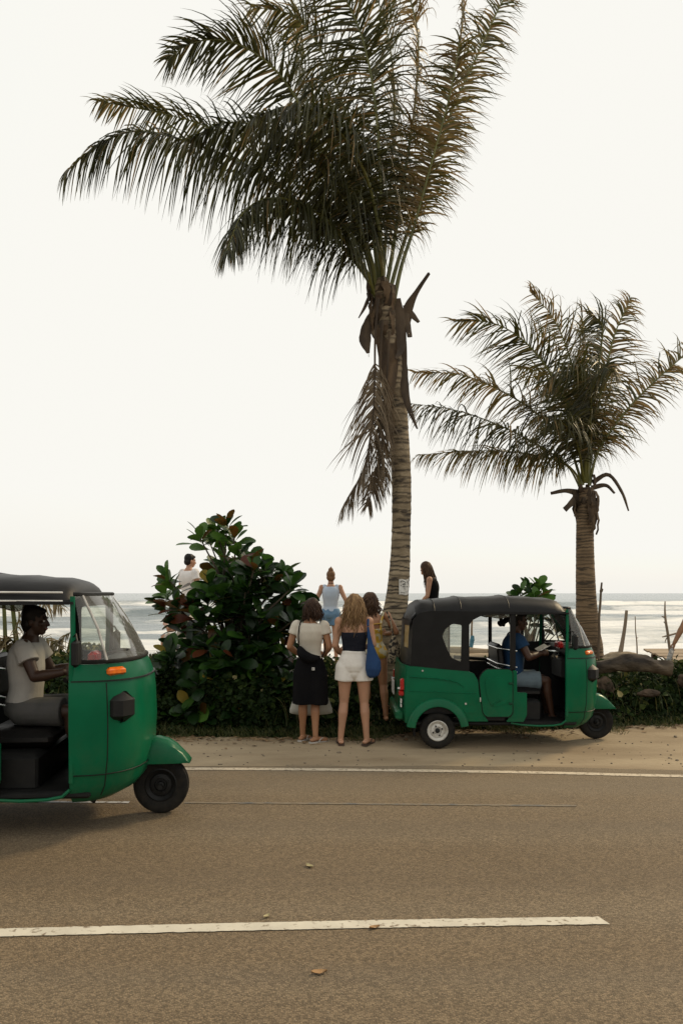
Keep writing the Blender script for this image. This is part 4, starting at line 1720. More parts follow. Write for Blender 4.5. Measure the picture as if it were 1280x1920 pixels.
    b.build('far_door_window', M['glass'], T, smooth=0)
    # ---- front cowl: plan curve swept up the height
    def cowl_ring(z, xs_, nose, hw, n=15):
        ring = []
        for k in range(n):
            a = -math.pi / 2 + math.pi * k / (n - 1)
            ca, sa = max(0, math.cos(a)), math.sin(a)
            ring.append(Vector((xs_ + (nose - xs_) * ca ** .8, hw * (abs(sa) ** .8) * (1 if sa > 0 else -1), z)))
        return ring
    secs = [(.215, 1.44, 1.72, .52), (.26, 1.44, 1.81, .57), (.33, 1.44, 1.87, .6), (.5, 1.44, 1.91, .62), (.7, 1.44, 1.92, .63), (.9, 1.44, 1.912, .63), (1.0, 1.44, 1.9, .625), (1.08, 1.45, 1.872, .61), (1.12, 1.46, 1.85, .6)]
    b = MB()
    rings = []
    for (z, xa, nose, hw) in secs:
        o_ = cowl_ring(z, xa, nose, hw)
        i_ = cowl_ring(z, xa, nose - .03, hw - .03)
        rings.append(o_ + i_[::-1])
    b.loft(rings)
    cowl = b.build('front_cowl', M['green_paint'], T, smooth=45)
    b = MB()
    b.loft([[p + Vector((.004, 0, 0)) if True else p for p in cowl_ring(z, 1.45, nz2, .623 + .003)] + [p for p in cowl_ring(z, 1.45, nz2 - .02, .61)][::-1] for z, nz2 in ((1.008, 1.905), (1.016, 1.904))])
    b.build('cowl_groove', M['black_plastic'], cowl, smooth=45)
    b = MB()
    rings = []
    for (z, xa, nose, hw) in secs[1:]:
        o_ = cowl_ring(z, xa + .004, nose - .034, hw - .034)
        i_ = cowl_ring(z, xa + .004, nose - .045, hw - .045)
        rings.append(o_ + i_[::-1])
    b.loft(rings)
    b.build('dark_cowl_inside', M['black_plastic'], cowl, smooth=45)  # black inner skin added so the inside of the cowl looks shaded
    for kk in (2, 12):
        b = MB()
        b.tube([cowl_ring(z, xa, nose + .001, hw + .001)[kk] for (z, xa, nose, hw) in secs[1:7]], .0035, 5)
        b.build('cowl_seam', M['black_plastic'], cowl)
    b = MB()
    b.tube(cowl_ring(.405, 1.45, 1.894, .6135), .0035, 5)
    b.build('cowl_seam', M['black_plastic'], cowl)
    # bottom closing panel and dash
    b = MB()
    b.box((1.56, 0, .3), (.2, 1.0, .02), bev=.003)
    b.build('foot_board', M['black_plastic'], T)
    b = MB()
    b.box((1.62, 0, 1.06), (.2, 1.05, .12), bev=.03)
    b.box((1.58, -.02, .86), (.18, .5, .3), bev=.05)
    b.build('dashboard', M['black_plastic'], T)
    b = MB()
    b.box((1.5, -.1, 1.13), (.06, .2, .09), bev=.02)
    b.build('instrument_cluster', M['red_lens'], T)
    b = MB()
    b.tube([(1.62, 0, .8), (1.5, 0, 1.0)], .03, 8)
    b.tube([(1.36, -.33, 1.0), (1.42, -.22, 1.04), (1.5, -.1, 1.04), (1.5, .1, 1.04), (1.42, .22, 1.04), (1.36, .33, 1.0)], .014, 8)
    hb = b.build('handlebar', M['chrome'], T)
    for s in (-1, 1):
        b = MB()
        b.tube([(1.41, s * .24, 1.035), (1.35, s * .35, .995)], .02, 10)
        b.build('grip', M['black_rubber'], hb)
    # windscreen with frame
    top = cowl_ring(1.575, 1.462, 1.55, .585)
    bot = cowl_ring(1.135, 1.5, 1.842, .59)
    b = MB()
    rows = []
    for k in range(7):
        t = k / 6
        rows.append([p.lerp(q2, t) + Vector((.02 * math.sin(t * 3.14), 0, 0)) for p, q2 in zip(bot, top)])
    b.loft(rows, caps=False, closed=False)
    ws = b.build('windscreen', M['glass'], T, smooth=180)
    for nm, pth, rr_, mt in (('screen_seal', bot, .014, 'black_rubber'), ('screen_header', top, .014, 'black_plastic')):
        b = MB()
        b.tube(pth, rr_, 6)
        b.build(nm, M[mt], ws)
    for s in (-1, 1):
        b = MB()
        b.tube([(1.452, s * .606, .36), (1.452, s * .606, 1.1), (1.462, s * .6, 1.3), (1.458, s * .592, 1.56)], .017, 8)
        b.build('door_post', M['green_paint'], T)
        e = 2 if s < 0 else 12
        b = MB()
        b.tube([bot[e], bot[e].lerp(top[e], .5) + Vector((.02, 0, 0)), top[e]], .009, 6)
        b.build('screen_pillar', M['silver'], ws)
        # rear-view mirror
        b = MB()
        b.tube([(1.47, s * .61, 1.3), (1.5, s * .68, 1.32), (1.52, s * .72, 1.26)], .006, 6)
        b.box((1.51, s * .72, 1.2), (.045, .11, .17), bev=.02)
        b.build('mirror', M['black_plastic'], T)
        # indicator, head lamp
        k_ = 3 if s < 0 else 11
        c_ = cowl_ring(1.06, 1.44, 1.885, .615)[k_]
        ang = math.atan2(.9 * s, .55)
        Mr = Matrix.Rotation(ang * .75, 3, 'Z')
        b = MB()
        b.box(c_ + Vector((-.02, 0, .008)), (.05, .15, .058), Mr, bev=.018)
        b.build('indicator', M['orange_lens'], T)
        b = MB()
        Mr = Matrix.Rotation(s * .6, 3, 'Z')
        b.box((1.715, s * .46, .83), (.25, .2, .25), Mr, bev=.075)
        hl = b.build('headlight_housing', M['black_plastic'], T)
        b = MB()
        b.lathe([(.001, .0), (.085, 0), (.075, .025), (.04, .036), (.001, .04)], (1.79, s * .42, .83), 'x', 16)
        b.build('headlight_lens', M['black_plastic'], hl)
    b = MB()
    b.tube([(1.53, -.4, .29), (1.56, -.42, .22), (1.545, -.42, .2)], [.02, .03, .03], 6)
    b.build('step_bracket', M['black_plastic'], T)
    b = MB()
    b.tube([(1.6, -.05, 1.16), (1.72, -.25, 1.19), (1.78, -.35, 1.2)], .006, 5)
    b.build('wiper', M['black_plastic'], T)
    # ---- front mudguard
    b = MB()
    arc = [(1.78, .47), (1.82, .52), (1.88, .55), (1.95, .556), (2.02, .538), (2.08, .5), (2.13, .45), (2.165, .405), (2.185, .372)]
    rings = []
    for (x, z) in arc:
        zb = min(.37, z - .004)
        hw = .112 - .02 * max(0, (x - 2.0) / .2)
        pr = [(-hw, zb), (-hw, zb + (z - zb) * .5), (-hw * .86, zb + (z - zb) * .8), (-hw * .5, z - .008), (0, z), (hw * .5, z - .008), (hw * .86, zb + (z - zb) * .8), (hw, zb + (z - zb) * .5), (hw, zb)]
        inn = [(y * .92, zz_ - (.01 if zz_ > zb + .005 else 0)) for y, zz_ in pr]
        rings.append([Vector((x, y, z2)) for y, z2 in pr] + [Vector((x, y, z2)) for y, z2 in inn[::-1]])
    b.loft(rings)
    b.build('front_mudguard', M['green_paint'], T, smooth=40)
    b = MB()
    b.tube([(1.84, .0, .62), (1.95, 0, .4), (1.968, .09, .2)], .03, 8)
    b.tube([(1.968, -.09, .2), (1.968, .09, .2)], .018, 8)
    b.build('front_fork', M['black_plastic'], T)
    # ---- wheels
    def wheel(cx, cy, wdt, rad, rim):
        wh = empty('wheel', (cx, cy, rad))
        wh.parent = T
        b = MB()
        h = wdt / 2
        b.lathe([(rad * .58, -h * .8), (rad * .7, -h), (rad * .86, -h * 1.02), (rad * .96, -h * .8), (rad * .985, -h * .5), (rad * .97, -h * .46), (rad * .97, -h * .4), (rad, -h * .34), (rad, -h * .06), (rad * .975, -h * .04),
                 (rad * .975, h * .04), (rad, h * .06), (rad, h * .34), (rad * .97, h * .4), (rad * .97, h * .46), (rad * .985, h * .5), (rad * .96, h * .8), (rad * .86, h * 1.02), (rad * .7, h), (rad * .58, h * .8), (rad * .5, 0), (rad * .58, -h * .8)], (0, 0, 0), 'y', 40, False)
        b.build('tyre', M['black_rubber'], wh, smooth=35)
        b = MB()
        q1 = rad * .585
        b.lathe([(.001, h * .5), (q1 * .9, h * .5), (q1, h * .8), (q1, -h * .84), (q1 * .93, -h * .9), (q1 * .86, -h * .72), (q1 * .74, -h * .6), (q1 * .68, -h * .45), (q1 * .64, -h * .62), (q1 * .4, -h * .72), (q1 * .34, -h * .5), (.001, -h * .5)], (0, 0, 0), 'y', 36)
        rm = b.build('rim', M[rim], wh, smooth=35)
        b = MB()
        for k in range(4):
            a = k * math.pi / 2 + .4
            b.lathe([(.001, 0), (.011, 0), (.009, -.014), (.001, -.015)], (q1 * .47 * math.cos(a), -h * .6, q1 * .47 * math.sin(a)), 'y', 6)
        b.lathe([(.001, 0), (q1 * .26, 0), (q1 * .2, -.03), (.001, -.035)], (0, -h * .38, 0), 'y', 14)
        b.build('hub', M['black_plastic'], rm)
        return wh
    wheel(0, -.585, .11, .2, 'silver')
    wheel(0, .585, .11, .2, 'silver')
    wheel(1.968, 0, .1, .205, 'black_plastic')
    return T


TUKX, TUKY = 1.077, 9.55
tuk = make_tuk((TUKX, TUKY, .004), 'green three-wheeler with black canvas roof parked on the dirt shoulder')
T2S, T2A = 1.06, R(5.5)
T2X, T2Y = -1.43 - 1.968 * T2S * math.cos(T2A), 6.33 - 1.968 * T2S * math.sin(T2A)
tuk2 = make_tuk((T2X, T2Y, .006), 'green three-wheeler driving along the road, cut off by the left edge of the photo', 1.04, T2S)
tuk2.rotation_euler = (0, 0, T2A)
# pale trim piping along the roof edge of the one on the road
for z in (1.53, 1.585):
    b = MB()
    b.tube([(-.1, -HW - .012, z), (.6, -HW - .014, z + .004), (1.4, -HW + .01, z)], .006, 6)
    b.build('roof_piping', M['white'], tuk2)

# ------------------------------------------------------------------ people
def skin_mat(name, c, c2=None):
    m = pm(name, c, c2 or tuple(x * .82 for x in c), 6, .5, 0, spec=.35, lo=.3, hi=.7)
    b = m.node_tree.nodes['Principled BSDF']
    b.inputs['Subsurface Weight'].default_value = .08
    b.inputs['Subsurface Radius'].default_value = (.01, .004, .002)
    return m


M['skin_fair'] = skin_mat('skin_fair', (.46, .25, .155))
M['skin_tan'] = skin_mat('skin_tan', (.36, .18, .095))
M['skin_olive'] = skin_mat('skin_olive', (.3, .155, .08))
M['skin_brown'] = skin_mat('skin_brown', (.07, .032, .018))
M['skin_dark'] = skin_mat('skin_dark', (.05, .024, .014))
M['hair_brown'] = pm('hair_brown', spec=.2, c1=(.05, .024, .012), c2=(.024, .012, .007), scale=30, rough=.5, stretch=(3, 3, .4))
M['hair_blond'] = pm('hair_blond', spec=.2, c1=(.3, .185, .085), c2=(.13, .07, .03), scale=16, rough=.5, stretch=(2, 2, .5))
M['hair_light'] = pm('hair_light', spec=.2, c1=(.22, .12, .06), c2=(.12, .06, .03), scale=20, rough=.5, stretch=(2, 2, .5))
M['hair_mid'] = pm('hair_mid', spec=.2, c1=(.085, .045, .022), c2=(.04, .02, .011), scale=20, rough=.5, stretch=(2, 2, .5))
M['hair_black'] = pm('hair_black', spec=.2, c1=(.008, .007, .006), c2=(.014, .011, .009), scale=20, rough=.55)
M['eye_white'] = pm('eye_white', (.7, .68, .64), None, rough=.25)
M['iris'] = pm('iris', (.02, .012, .008), None, rough=.2)
M['lip'] = pm('lip', (.25, .09, .07), None, rough=.5)
M['tee_cream'] = pm('tee_cream', (.6, .55, .46), (.5, .45, .37), 4, .9, .003, 60, sheen=.1)
M['tee_white'] = pm('tee_white', (.78, .75, .72), (.68, .65, .62), 4, .9, .003, 60)
M['black_cloth'] = pm('black_cloth', (.005, .005, .006), (.008, .0075, .008), 5, .9, .002, 80, spec=.08)
M['navy_knit'] = pm('navy_knit', (.01, .012, .02), (.016, .017, .026), 8, .95, .006, 60, stretch=(1, 1, 6), spec=.2)
M['white_shorts'] = pm('white_shorts', (.8, .76, .7), (.68, .64, .58), 5, .9, .003, 50)
M['blue_bag'] = pm('blue_bag', (.004, .03, .1), (.006, .04, .125), 9, .85, .004, 70)
M['light_blue'] = pm('light_blue', (.52, .6, .7), (.44, .52, .62), 4, .85, .003, 50)
M['denim'] = pm('denim', (.17, .29, .42), (.11, .21, .33), 7, .9, .004, 60)
M['blue_tee'] = pm('blue_tee', (.004, .038, .105), (.003, .03, .08), 4, .9, .003, 50)
M['washed_denim'] = pm('washed_denim', (.13, .175, .2), (.075, .105, .13), 7, .9, .004, 50)
M['yellow_print'] = pm('yellow_print', (.5, .3, .025), (.5, .45, .3), 13, .7, 0, lo=.48, hi=.56, detail=2)
M['driver_shirt'] = pm('driver_shirt', (.42, .39, .35), (.33, .31, .28), 4, .9, .003, 60)
M['pale_cloth'] = pm('pale_cloth', (.5, .47, .4), (.42, .39, .33), 4, .9, .004, 40)
M['canvas_bag'] = pm('canvas_bag', (.42, .41, .36), (.35, .34, .29), 5, .9, .004, 60)
M['animal_print'] = pm('animal_print', (.32, .26, .17), (.02, .016, .012), 34, .8, 0, lo=.47, hi=.53, detail=2)
M['sandal_pale'] = pm('sandal_pale', (.5, .47, .42), (.4, .37, .33), 9, .7)
M['sandal_brown'] = pm('sandal_brown', (.07, .04, .025), (.05, .03, .02), 9, .7)
M['grey_shorts'] = pm('grey_shorts', (.09, .085, .08), (.06, .06, .055), 6, .9)

RINGF = [(-.2, .07, .07), (-.1, .145, .102), (0, .162, .112), (.1, .152, .105), (.27, .113, .084), (.45, .12, .092), (.62, .135, .1), (.78, .142, .094), (.9, .13, .076), (.97, .085, .062), (1.05, .052, .055)]
RINGM = [(-.2, .07, .07), (-.1, .14, .1), (0, .158, .112), (.1, .155, .11), (.27, .145, .1), (.45, .155, .108), (.62, .168, .115), (.78, .175, .108), (.9, .155, .085), (.97, .095, .066), (1.05, .058, .06)]


def JT(h, **ov):
    J = dict(pelvis=(0, 0, .9), neck=(0, -.015, 1.43), head=(0, .02, 1.585),
             shL=(-.165, -.01, 1.385), shR=(.165, -.01, 1.385), elL=(-.21, -.02, 1.11), elR=(.21, -.02, 1.11), wrL=(-.215, .06, .88), wrR=(.215, .06, .88),
             hipL=(-.085, 0, .88), hipR=(.085, 0, .88), knL=(-.095, .015, .475), knR=(.095, .015, .475), anL=(-.1, -.02, .085), anR=(.1, -.02, .085),
             ftL=(-.02, 1), ftR=(.02, 1))
    J.update(ov)
    s = h / 1.7
    return {k: (Vector(v) * s if len(v) == 3 else v) for k, v in J.items()}, s


def torso_rings(J, s, table, t0, t1, inf=0.0, n=20, k=9):
    P, N = J['pelvis'], J['neck']
    ax = (N - P)
    L = ax.length
    U = ax.normalized()
    hx = ((J['hipR'] - J['hipL']).normalized())
    sx = ((J['shR'] - J['shL']).normalized())
    rings = []
    for i in range(k + 1):
        t = t0 + (t1 - t0) * i / k
        j = 0
        while j < len(table) - 2 and table[j + 1][0] < t:
            j += 1
        a, b = table[j], table[j + 1]
        q = max(0, min(1, (t - a[0]) / (b[0] - a[0])))
        q = q * q * (3 - 2 * q)
        rx, ry = (a[1] + (b[1] - a[1]) * q) * s + inf, (a[2] + (b[2] - a[2]) * q) * s + inf
        X = hx.lerp(sx, max(0, min(1, t))).normalized()
        X = (X - U * X.dot(U)).normalized()
        Y = U.cross(X)
        c = P + ax * t
        # gentle spine curve
        c = c + Y * s * .012 * math.sin(max(0, min(1, t)) * 6.28)
        rings.append([c + X * rx * (abs(math.cos(a_)) ** .85) * (1 if math.cos(a_) > 0 else -1) + Y * ry * math.sin(a_) for a_ in [2 * math.pi * m / n for m in range(n)]])
    return rings


def hand(b, wr, d_, pn_, s, curl=.6, thumb=1):
    d_ = Vector(d_).normalized()
    pn_ = (Vector(pn_) - d_ * Vector(pn_).dot(d_)).normalized()
    sd = d_.cross(pn_) * thumb
    Mx = Matrix((d_, sd, pn_)).transposed()
    b.ell(wr + d_ * .048 * s, (.052 * s, .04 * s, .016 * s), Mx, 10, 6)
    for k, (o_, l) in enumerate(((.03, .07), (.01, .08), (-.01, .075), (-.028, .058))):
        p0 = wr + d_ * .082 * s + sd * o_ * s
        d1 = (d_ * math.cos(curl * .6) + pn_ * math.sin(curl * .6))
        d2 = (d_ * math.cos(curl * 1.6) + pn_ * math.sin(curl * 1.6))
        p1 = p0 + d1 * l * .5 * s
        b.tube([p0 - d_ * .015 * s, p0, p1, p1 + d2 * l * .5 * s], [.0092 * s, .0092 * s, .0085 * s, .0072 * s], 7, dome=True)
    p0 = wr + d_ * .025 * s + sd * .032 * s
    p1 = p0 + (d_ * .7 + sd * .6 + pn_ * .35).normalized() * .04 * s
    b.tube([p0, p1, p1 + (d_ * .9 + pn_ * .4).normalized() * .03 * s], [.012 * s, .0105 * s, .0085 * s], 7, dome=True)


def head_frame(yaw, pitch, rollz=0):
    return Matrix.Rotation(yaw, 3, 'Z') @ Matrix.Rotation(pitch, 3, 'X') @ Matrix.Rotation(rollz, 3, 'Y')


def body_mesh(J, s, table, Hm, hands, foot_len=.2):
    b = MB()
    b.loft(torso_rings(J, s, table, -.2, 1.05, 0, 20, 16))
    hd = J['head']
    b.tube([J['neck'] - (hd - J['neck']) * .15, J['neck'] + (hd - J['neck']) * .7], [.056 * s, .05 * s], 12)

    def H(p):
        return hd + Hm @ (Vector(p) * s)
    for c, r in (((0, -.012, .03), (.073, .092, .088)), ((0, .018, -.03), (.062, .07, .085)), ((0, .05, -.085), (.036, .032, .028)), ((0, .07, .022), (.048, .02, .014)),
                 ((0, .084, -.062), (.022, .012, .011)), ((.073, -.01, -.015), (.011, .02, .03)), ((-.073, -.01, -.015), (.011, .02, .03)), ((.04, .058, -.025), (.022, .02, .022)), ((-.04, .058, -.025), (.022, .02, .022))):
        b.ell(H(c), [q * s for q in r], Hm)
    b.tube([H((0, .082, .015)), H((0, .1, -.015)), H((0, .104, -.03))], [.008 * s, .011 * s, .014 * s], 8, dome=True)
    m = 1.12 if table is RINGM else 1.0
    for S in 'LR':
        sg = -1 if S == 'L' else 1
        sh, el, wr = J['sh' + S], J['el' + S], J['wr' + S]
        b.ell(sh, (.058 * s * m, .055 * s * m, .06 * s * m))
        b.tube([sh, sh.lerp(el, .35), el], [.05 * s * m, .046 * s * m, .037 * s * m], 12, dome=True)
        b.tube([el, el.lerp(wr, .3), wr], [.037 * s * m, .04 * s * m, .026 * s * m], 12, dome=True)
        hh_ = hands.get(S)
        if hh_:
            hand(b, wr, hh_[0], hh_[1], s, hh_[2], hh_[3] if len(hh_) > 3 else 1)
        else:
            hand(b, wr, (wr - el), Vector((-sg, .2, 0)), s, .5, sg if True else 1)
        hp, kn, an = J['hip' + S], J['kn' + S], J['an' + S]
        dn = (kn - hp).normalized()
        b.ell(hp, (.088 * s, .095 * s, .09 * s))
        b.tube([hp, hp.lerp(kn, .25), hp.lerp(kn, .65), kn], [.088 * s, .085 * s, .066 * s, .053 * s], 14, dome=True)
        bk = (kn - an).normalized().cross(Vector((1, 0, 0)))
        if bk.y > 0:
            bk = -bk
        b.tube([kn, kn.lerp(an, .3) + bk * .014 * s, kn.lerp(an, .62) + bk * .006 * s, an], [.051 * s, .055 * s, .042 * s, .033 * s], 14, dome=True)
        fd = Vector((J['ft' + S][0], J['ft' + S][1], 0)).normalized()
        so = Vector((an.x, an.y, an.z - .085 * s if an.z < 0 else max(.0, an.z - .085 * s)))
        sd_ = Vector((fd.y, -fd.x, 0))
        b.tube([so - fd * .045 * s + Vector((0, 0, .034 * s)), so + fd * .03 * s + Vector((0, 0, .042 * s)), so + fd * .1 * s + Vector((0, 0, .028 * s)), so + fd * .15 * s + Vector((0, 0, .02 * s))],
               [.032 * s, .034 * s, .036 * s, .03 * s], 10, up=(0, 0, 1), flat=.75, dome=True)
        b.tube([an, so + Vector((0, 0, .035 * s)) + fd * .01], [.034 * s, .034 * s], 10)
        for k in range(5):
            p = so + fd * (.165 - .009 * k) * s + sd_ * (-.026 + .0135 * k) * s * (1 if S == 'R' else -1) + Vector((0, 0, .013 * s))
            b.tube([p - fd * .02 * s, p + fd * .012 * s], [.009 * s, .008 * s], 6, dome=True)
    return b


def face_bits(root, J, s, Hm):
    hd = J['head']
    for sx in (-1, 1):
        b = MB()
        b.ell(hd + Hm @ (Vector((sx * .029, .076, .0)) * s), (.012 * s, .008 * s, .008 * s), Hm, 10, 6)
        e = b.build('eye', M['eye_white'], root)
        b = MB()
        b.ell(hd + Hm @ (Vector((sx * .029, .083, .0)) * s), (.005 * s, .003 * s, .0055 * s), Hm, 8, 5)
        b.build('iris', M['iris'], e)
        b = MB()
        b.tube([hd + Hm @ (Vector((sx * .016, .088, .022)) * s), hd + Hm @ (Vector((sx * .03, .087, .027)) * s), hd + Hm @ (Vector((sx * .047, .074, .02)) * s)], .0038 * s, 5)
        b.build('eyebrow', M['hair_black'], root)
    b = MB()
    b.ell(hd + Hm @ (Vector((0, .09, -.06)) * s), (.021 * s, .007 * s, .008 * s), Hm, 10, 6)
    b.build('mouth', M['lip'], root)


def hair_cap(b, J, s, Hm, big=1.0, back=.09):
    hd = J['head']
    b.ell(hd + Hm @ (Vector((0, -.026, .042)) * s), (.084 * s * big, .09 * s * big, .088 * s * big), Hm)
    b.ell(hd + Hm @ (Vector((0, -.05, -.02)) * s), (.078 * s * big, .062 * s * big, back * s * big), Hm)


def locks(root, J, s, Hm, n, length, mat, seed, wave=.02, rad=.008, spreadx=.09, backy=-.06, side=.9, drift=(0, 0, 0), front=.03, bulge=.03):
    """long wavy strands falling from the scalp, bundled into one head of hair"""
    r = random.Random(seed)
    hd = J['head']
    q = MB()
    for _ in range(n):
        a = r.uniform(-side, math.pi + side)          # around the head, open at the face
        rx, ry = .082 * s, .088 * s
        top = Vector((rx * math.cos(a) * .5, -ry * abs(math.sin(a)) * .4 - .02, .1 * s + r.uniform(-.01, .012)))
        mid = Vector((rx * math.cos(a) * 1.06, -.025 * s - ry * math.sin(a) * 1.02, r.uniform(.0, .05) * s))
        l = length * r.uniform(.65, 1.1)
        fl = 1 + r.uniform(0, .22)
        low = Vector((mid.x * fl + r.gauss(0, bulge), mid.y * fl * .9 + r.gauss(0, bulge * .6) - .015, mid.z - l * .5)) + Vector(drift) * .5
        end = Vector((low.x * (1 + r.gauss(.05, .15)), low.y + r.gauss(0, .02), mid.z - l)) + Vector(drift)
        P = curve([hd + Hm @ top, hd + Hm @ mid, hd + low, hd + end], 12)
        ph, fr = r.uniform(0, 6.28), r.uniform(14, 24)
        am = wave * r.uniform(.5, 1.3)
        P = [p + Vector((math.sin(ph + i * fr / 12) * am, math.cos(ph * 1.7 + i * fr / 14) * am * .6, 0)) * min(1, i / 5) for i, p in enumerate(P)]
        q.tube(P, [rad * (1.1 - .85 * (i / 12) ** 1.5) * r.uniform(.8, 1.2) for i in range(13)], 5)
    return q.build('hair', M[mat], root, smooth=180)


def sole(root, J, S, s, mat):
    an = J['an' + S]
    fd = Vector((J['ft' + S][0], J['ft' + S][1], 0)).normalized()
    so = Vector((an.x, an.y, max(0, an.z - .085 * s)))
    sd_ = Vector((fd.y, -fd.x, 0))
    q = MB()
    prof = [(-.085, .01), (-.075, .032), (-.03, .036), (.03, .032), (.09, .042), (.14, .043), (.18, .03), (.195, .008)]
    rings = []
    for z in (-.004, .012):
        rings.append([so + fd * u * s + sd_ * w_ * s + Vector((0, 0, z)) for u, w_ in prof] + [so + fd * u * s - sd_ * w_ * s + Vector((0, 0, z)) for u, w_ in reversed(prof)])
    q.loft(rings)
    o = q.build('sandal', M[mat], root, smooth=30)
    q = MB()
    t_ = so + fd * .135 * s + Vector((0, 0, .035 * s))
    for k in (-1, 1):
        q.tube([so + fd * .02 * s + sd_ * k * .04 * s + Vector((0, 0, .012)), so + fd * .07 * s + sd_ * k * .033 * s + Vector((0, 0, .05 * s)), t_], .007 * s, 6)
    q.build('strap', M[mat], o)


def shirt(root, J, s, table, t0, t1, mat, name='shirt', inf=.014, sleeve=.45, sl_inf=.014, vox=.008, wr=.005, neck=True):
    b = MB()
    b.loft(torso_rings(J, s, table, t0, t1, inf, 22, 14))
    m = 1.12 if table is RINGM else 1.0
    if sleeve and sleeve < .1:
        for S in 'LR':
            b.ell(J['sh' + S].lerp(J['neck'], .3), (.05 * s, .058 * s, .05 * s))
    elif sleeve:
        for S in 'LR':
            sh, el = J['sh' + S], J['el' + S]
            b.ell(sh, [(.052 * m * s + sl_inf * .6)] * 3)
            b.tube([sh, sh.lerp(el, sleeve * .5), sh.lerp(el, sleeve)], [.05 * m * s + sl_inf, .05 * m * s + sl_inf, .05 * m * s + sl_inf * 1.3], 14)
    return blob(name, b, M[mat], root, vox, 4, wr)


def shorts(root, J, s, table, leg, mat, name='shorts', inf=.016, t1=.2, vox=.008, wr=.004, flare=1.15):
    b = MB()
    b.loft(torso_rings(J, s, table, -.12, t1, inf, 22, 8))
    for S in 'LR':
        hp, kn = J['hip' + S], J['kn' + S]
        b.ell(hp, [.092 * s + inf] * 3)
        b.tube([hp, hp.lerp(kn, leg * .5), hp.lerp(kn, leg)], [.09 * s + inf, (.084 * s + inf) * (1 + (flare - 1) * .4), (.076 * s + inf) * flare], 16)
    md_ = (J['hipL'] + J['hipR']) / 2
    dn_ = ((J['knL'] + J['knR']) / 2 - md_).normalized()
    b.ell(md_ + dn_ * .045 * s, (.095 * s, .112 * s, .095 * s) if abs(dn_.z) > .7 else (.09 * s, .09 * s, .09 * s))
    return blob(name, b, M[mat], root, vox, 9, wr)


def start(loc, rz, h, label, table, skin, hands={}, yaw=0, pitch=0, rollh=0, face=True, vox=.0068, **ov):
    root = empty('person', loc, rz, label, 'person')
    J, s = JT(h, **ov)
    Hm = head_frame(yaw, pitch, rollh)
    blob('body', body_mesh(J, s, table, Hm, hands), M[skin], root, vox, 3)
    if face:
        face_bits(root, J, s, Hm)
    return root, J, s, Hm


# --- woman in white shorts -------------------------------------------------
gx, gy = .145, 9.17
W1, J, s, Hm = start((gx, gy, ground_z(gx, gy) + .004), 0, 1.73, 'person with long wavy blond hair in navy tube top and white shorts', RINGF, 'skin_fair', face=True, pitch=-.12,
                     hands={'L': ((.35, .9, .1), (1, -.2, 0), .9, -1), 'R': ((-.3, .9, .3), (-1, -.3, 0), .9, 1)},
                     elL=(-.215, -.02, 1.12), wrL=(-.17, .19, 1.02), elR=(.215, -.03, 1.13), wrR=(.13, .19, 1.08), head=(.005, .035, 1.58),
                     hipL=(-.098, 0, .86), hipR=(.098, 0, .86), knL=(-.115, .01, .475), knR=(.115, .01, .475), anL=(-.15, -.02, .085), anR=(.14, -.02, .085), ftL=(-.12, 1), ftR=(.5, 1))
shirt(W1, J, s, RINGF, .22, .70, 'navy_knit', 'tube_top', .016, 0, wr=.003)
shorts(W1, J, s, RINGF, .36, 'white_shorts', inf=.02, t1=.3, flare=1.22, wr=.007)
b = MB()
hair_cap(b, J, s, Hm, .98, .1)
blob('hair_crown', b, M['hair_blond'], W1, .009, 3, .006, (25, 25, 6))
locks(W1, J, s, Hm, 240, .36, 'hair_blond', 3, .016, .008, drift=(-.012, -.01, 0), bulge=.024)
for S in 'LR':
    sole(W1, J, S, s, 'sandal_brown')
o = empty('shoulder_bag', (gx, gy, ground_z(gx, gy)), 0, 'blue slouchy shoulder bag hanging at the hip of the woman in white shorts', 'bag')
b = MB()
rings = []
for z, hw, hd_, cx in ((1.36, .012, .008, .155), (1.28, .018, .012, .165), (1.18, .03, .02, .18), (1.06, .06, .04, .2), (.97, .088, .06, .215), (.88, .092, .07, .215), (.81, .07, .055, .21), (.78, .03, .03, .2)):
    rings.append([Vector((cx + hw * math.cos(a), -.13 + hd_ * math.sin(a) - .02 * (1.36 - z), z)) for a in [2 * math.pi * k / 16 for k in range(16)]])
b.loft(rings)
blob('pouch', b, M['blue_bag'], o, .009, 3, .006, (16, 16, 4))
b = MB()
b.tube([(.155, -.13, 1.37), (.16, -.07, 1.44), (.165, .02, 1.45), (.175, .08, 1.36), (.2, .07, 1.15), (.21, -.08, 1.02)], .013, 8, flat=.6)
b.build('strap', M['blue_bag'], o)

# --- woman in cream tee and black skirt ------------------------------------
gx, gy = -.365, 9.3
W2, J, s, Hm = start((gx, gy, ground_z(gx, gy) + .004), -.12, 1.67, 'person with dark bobbed hair in cream tee and long black skirt seen from behind', RINGF, 'skin_tan', yaw=-.35, pitch=-.15,
                     hands={'L': ((.5, .8, .1), (1, 0, -.3), .8, -1), 'R': ((-.5, .8, .1), (-1, 0, -.3), .8, 1)},
                     head=(.03, .04, 1.585), elL=(-.245, -.03, 1.13), wrL=(-.16, .16, 1.02), elR=(.235, -.03, 1.13), wrR=(.14, .16, 1.02),
                     hipL=(-.085, 0, .88), knL=(-.085, .0, .475), knR=(.06, .01, .475), anL=(-.1, .06, .085), anR=(.07, -.05, .085), ftL=(.35, 1), ftR=(.75, .75))
shirt(W2, J, s, RINGF, .12, .965, 'tee_cream', 'tee', .018, .42, .013, wr=.009)
b = MB()
rings = []
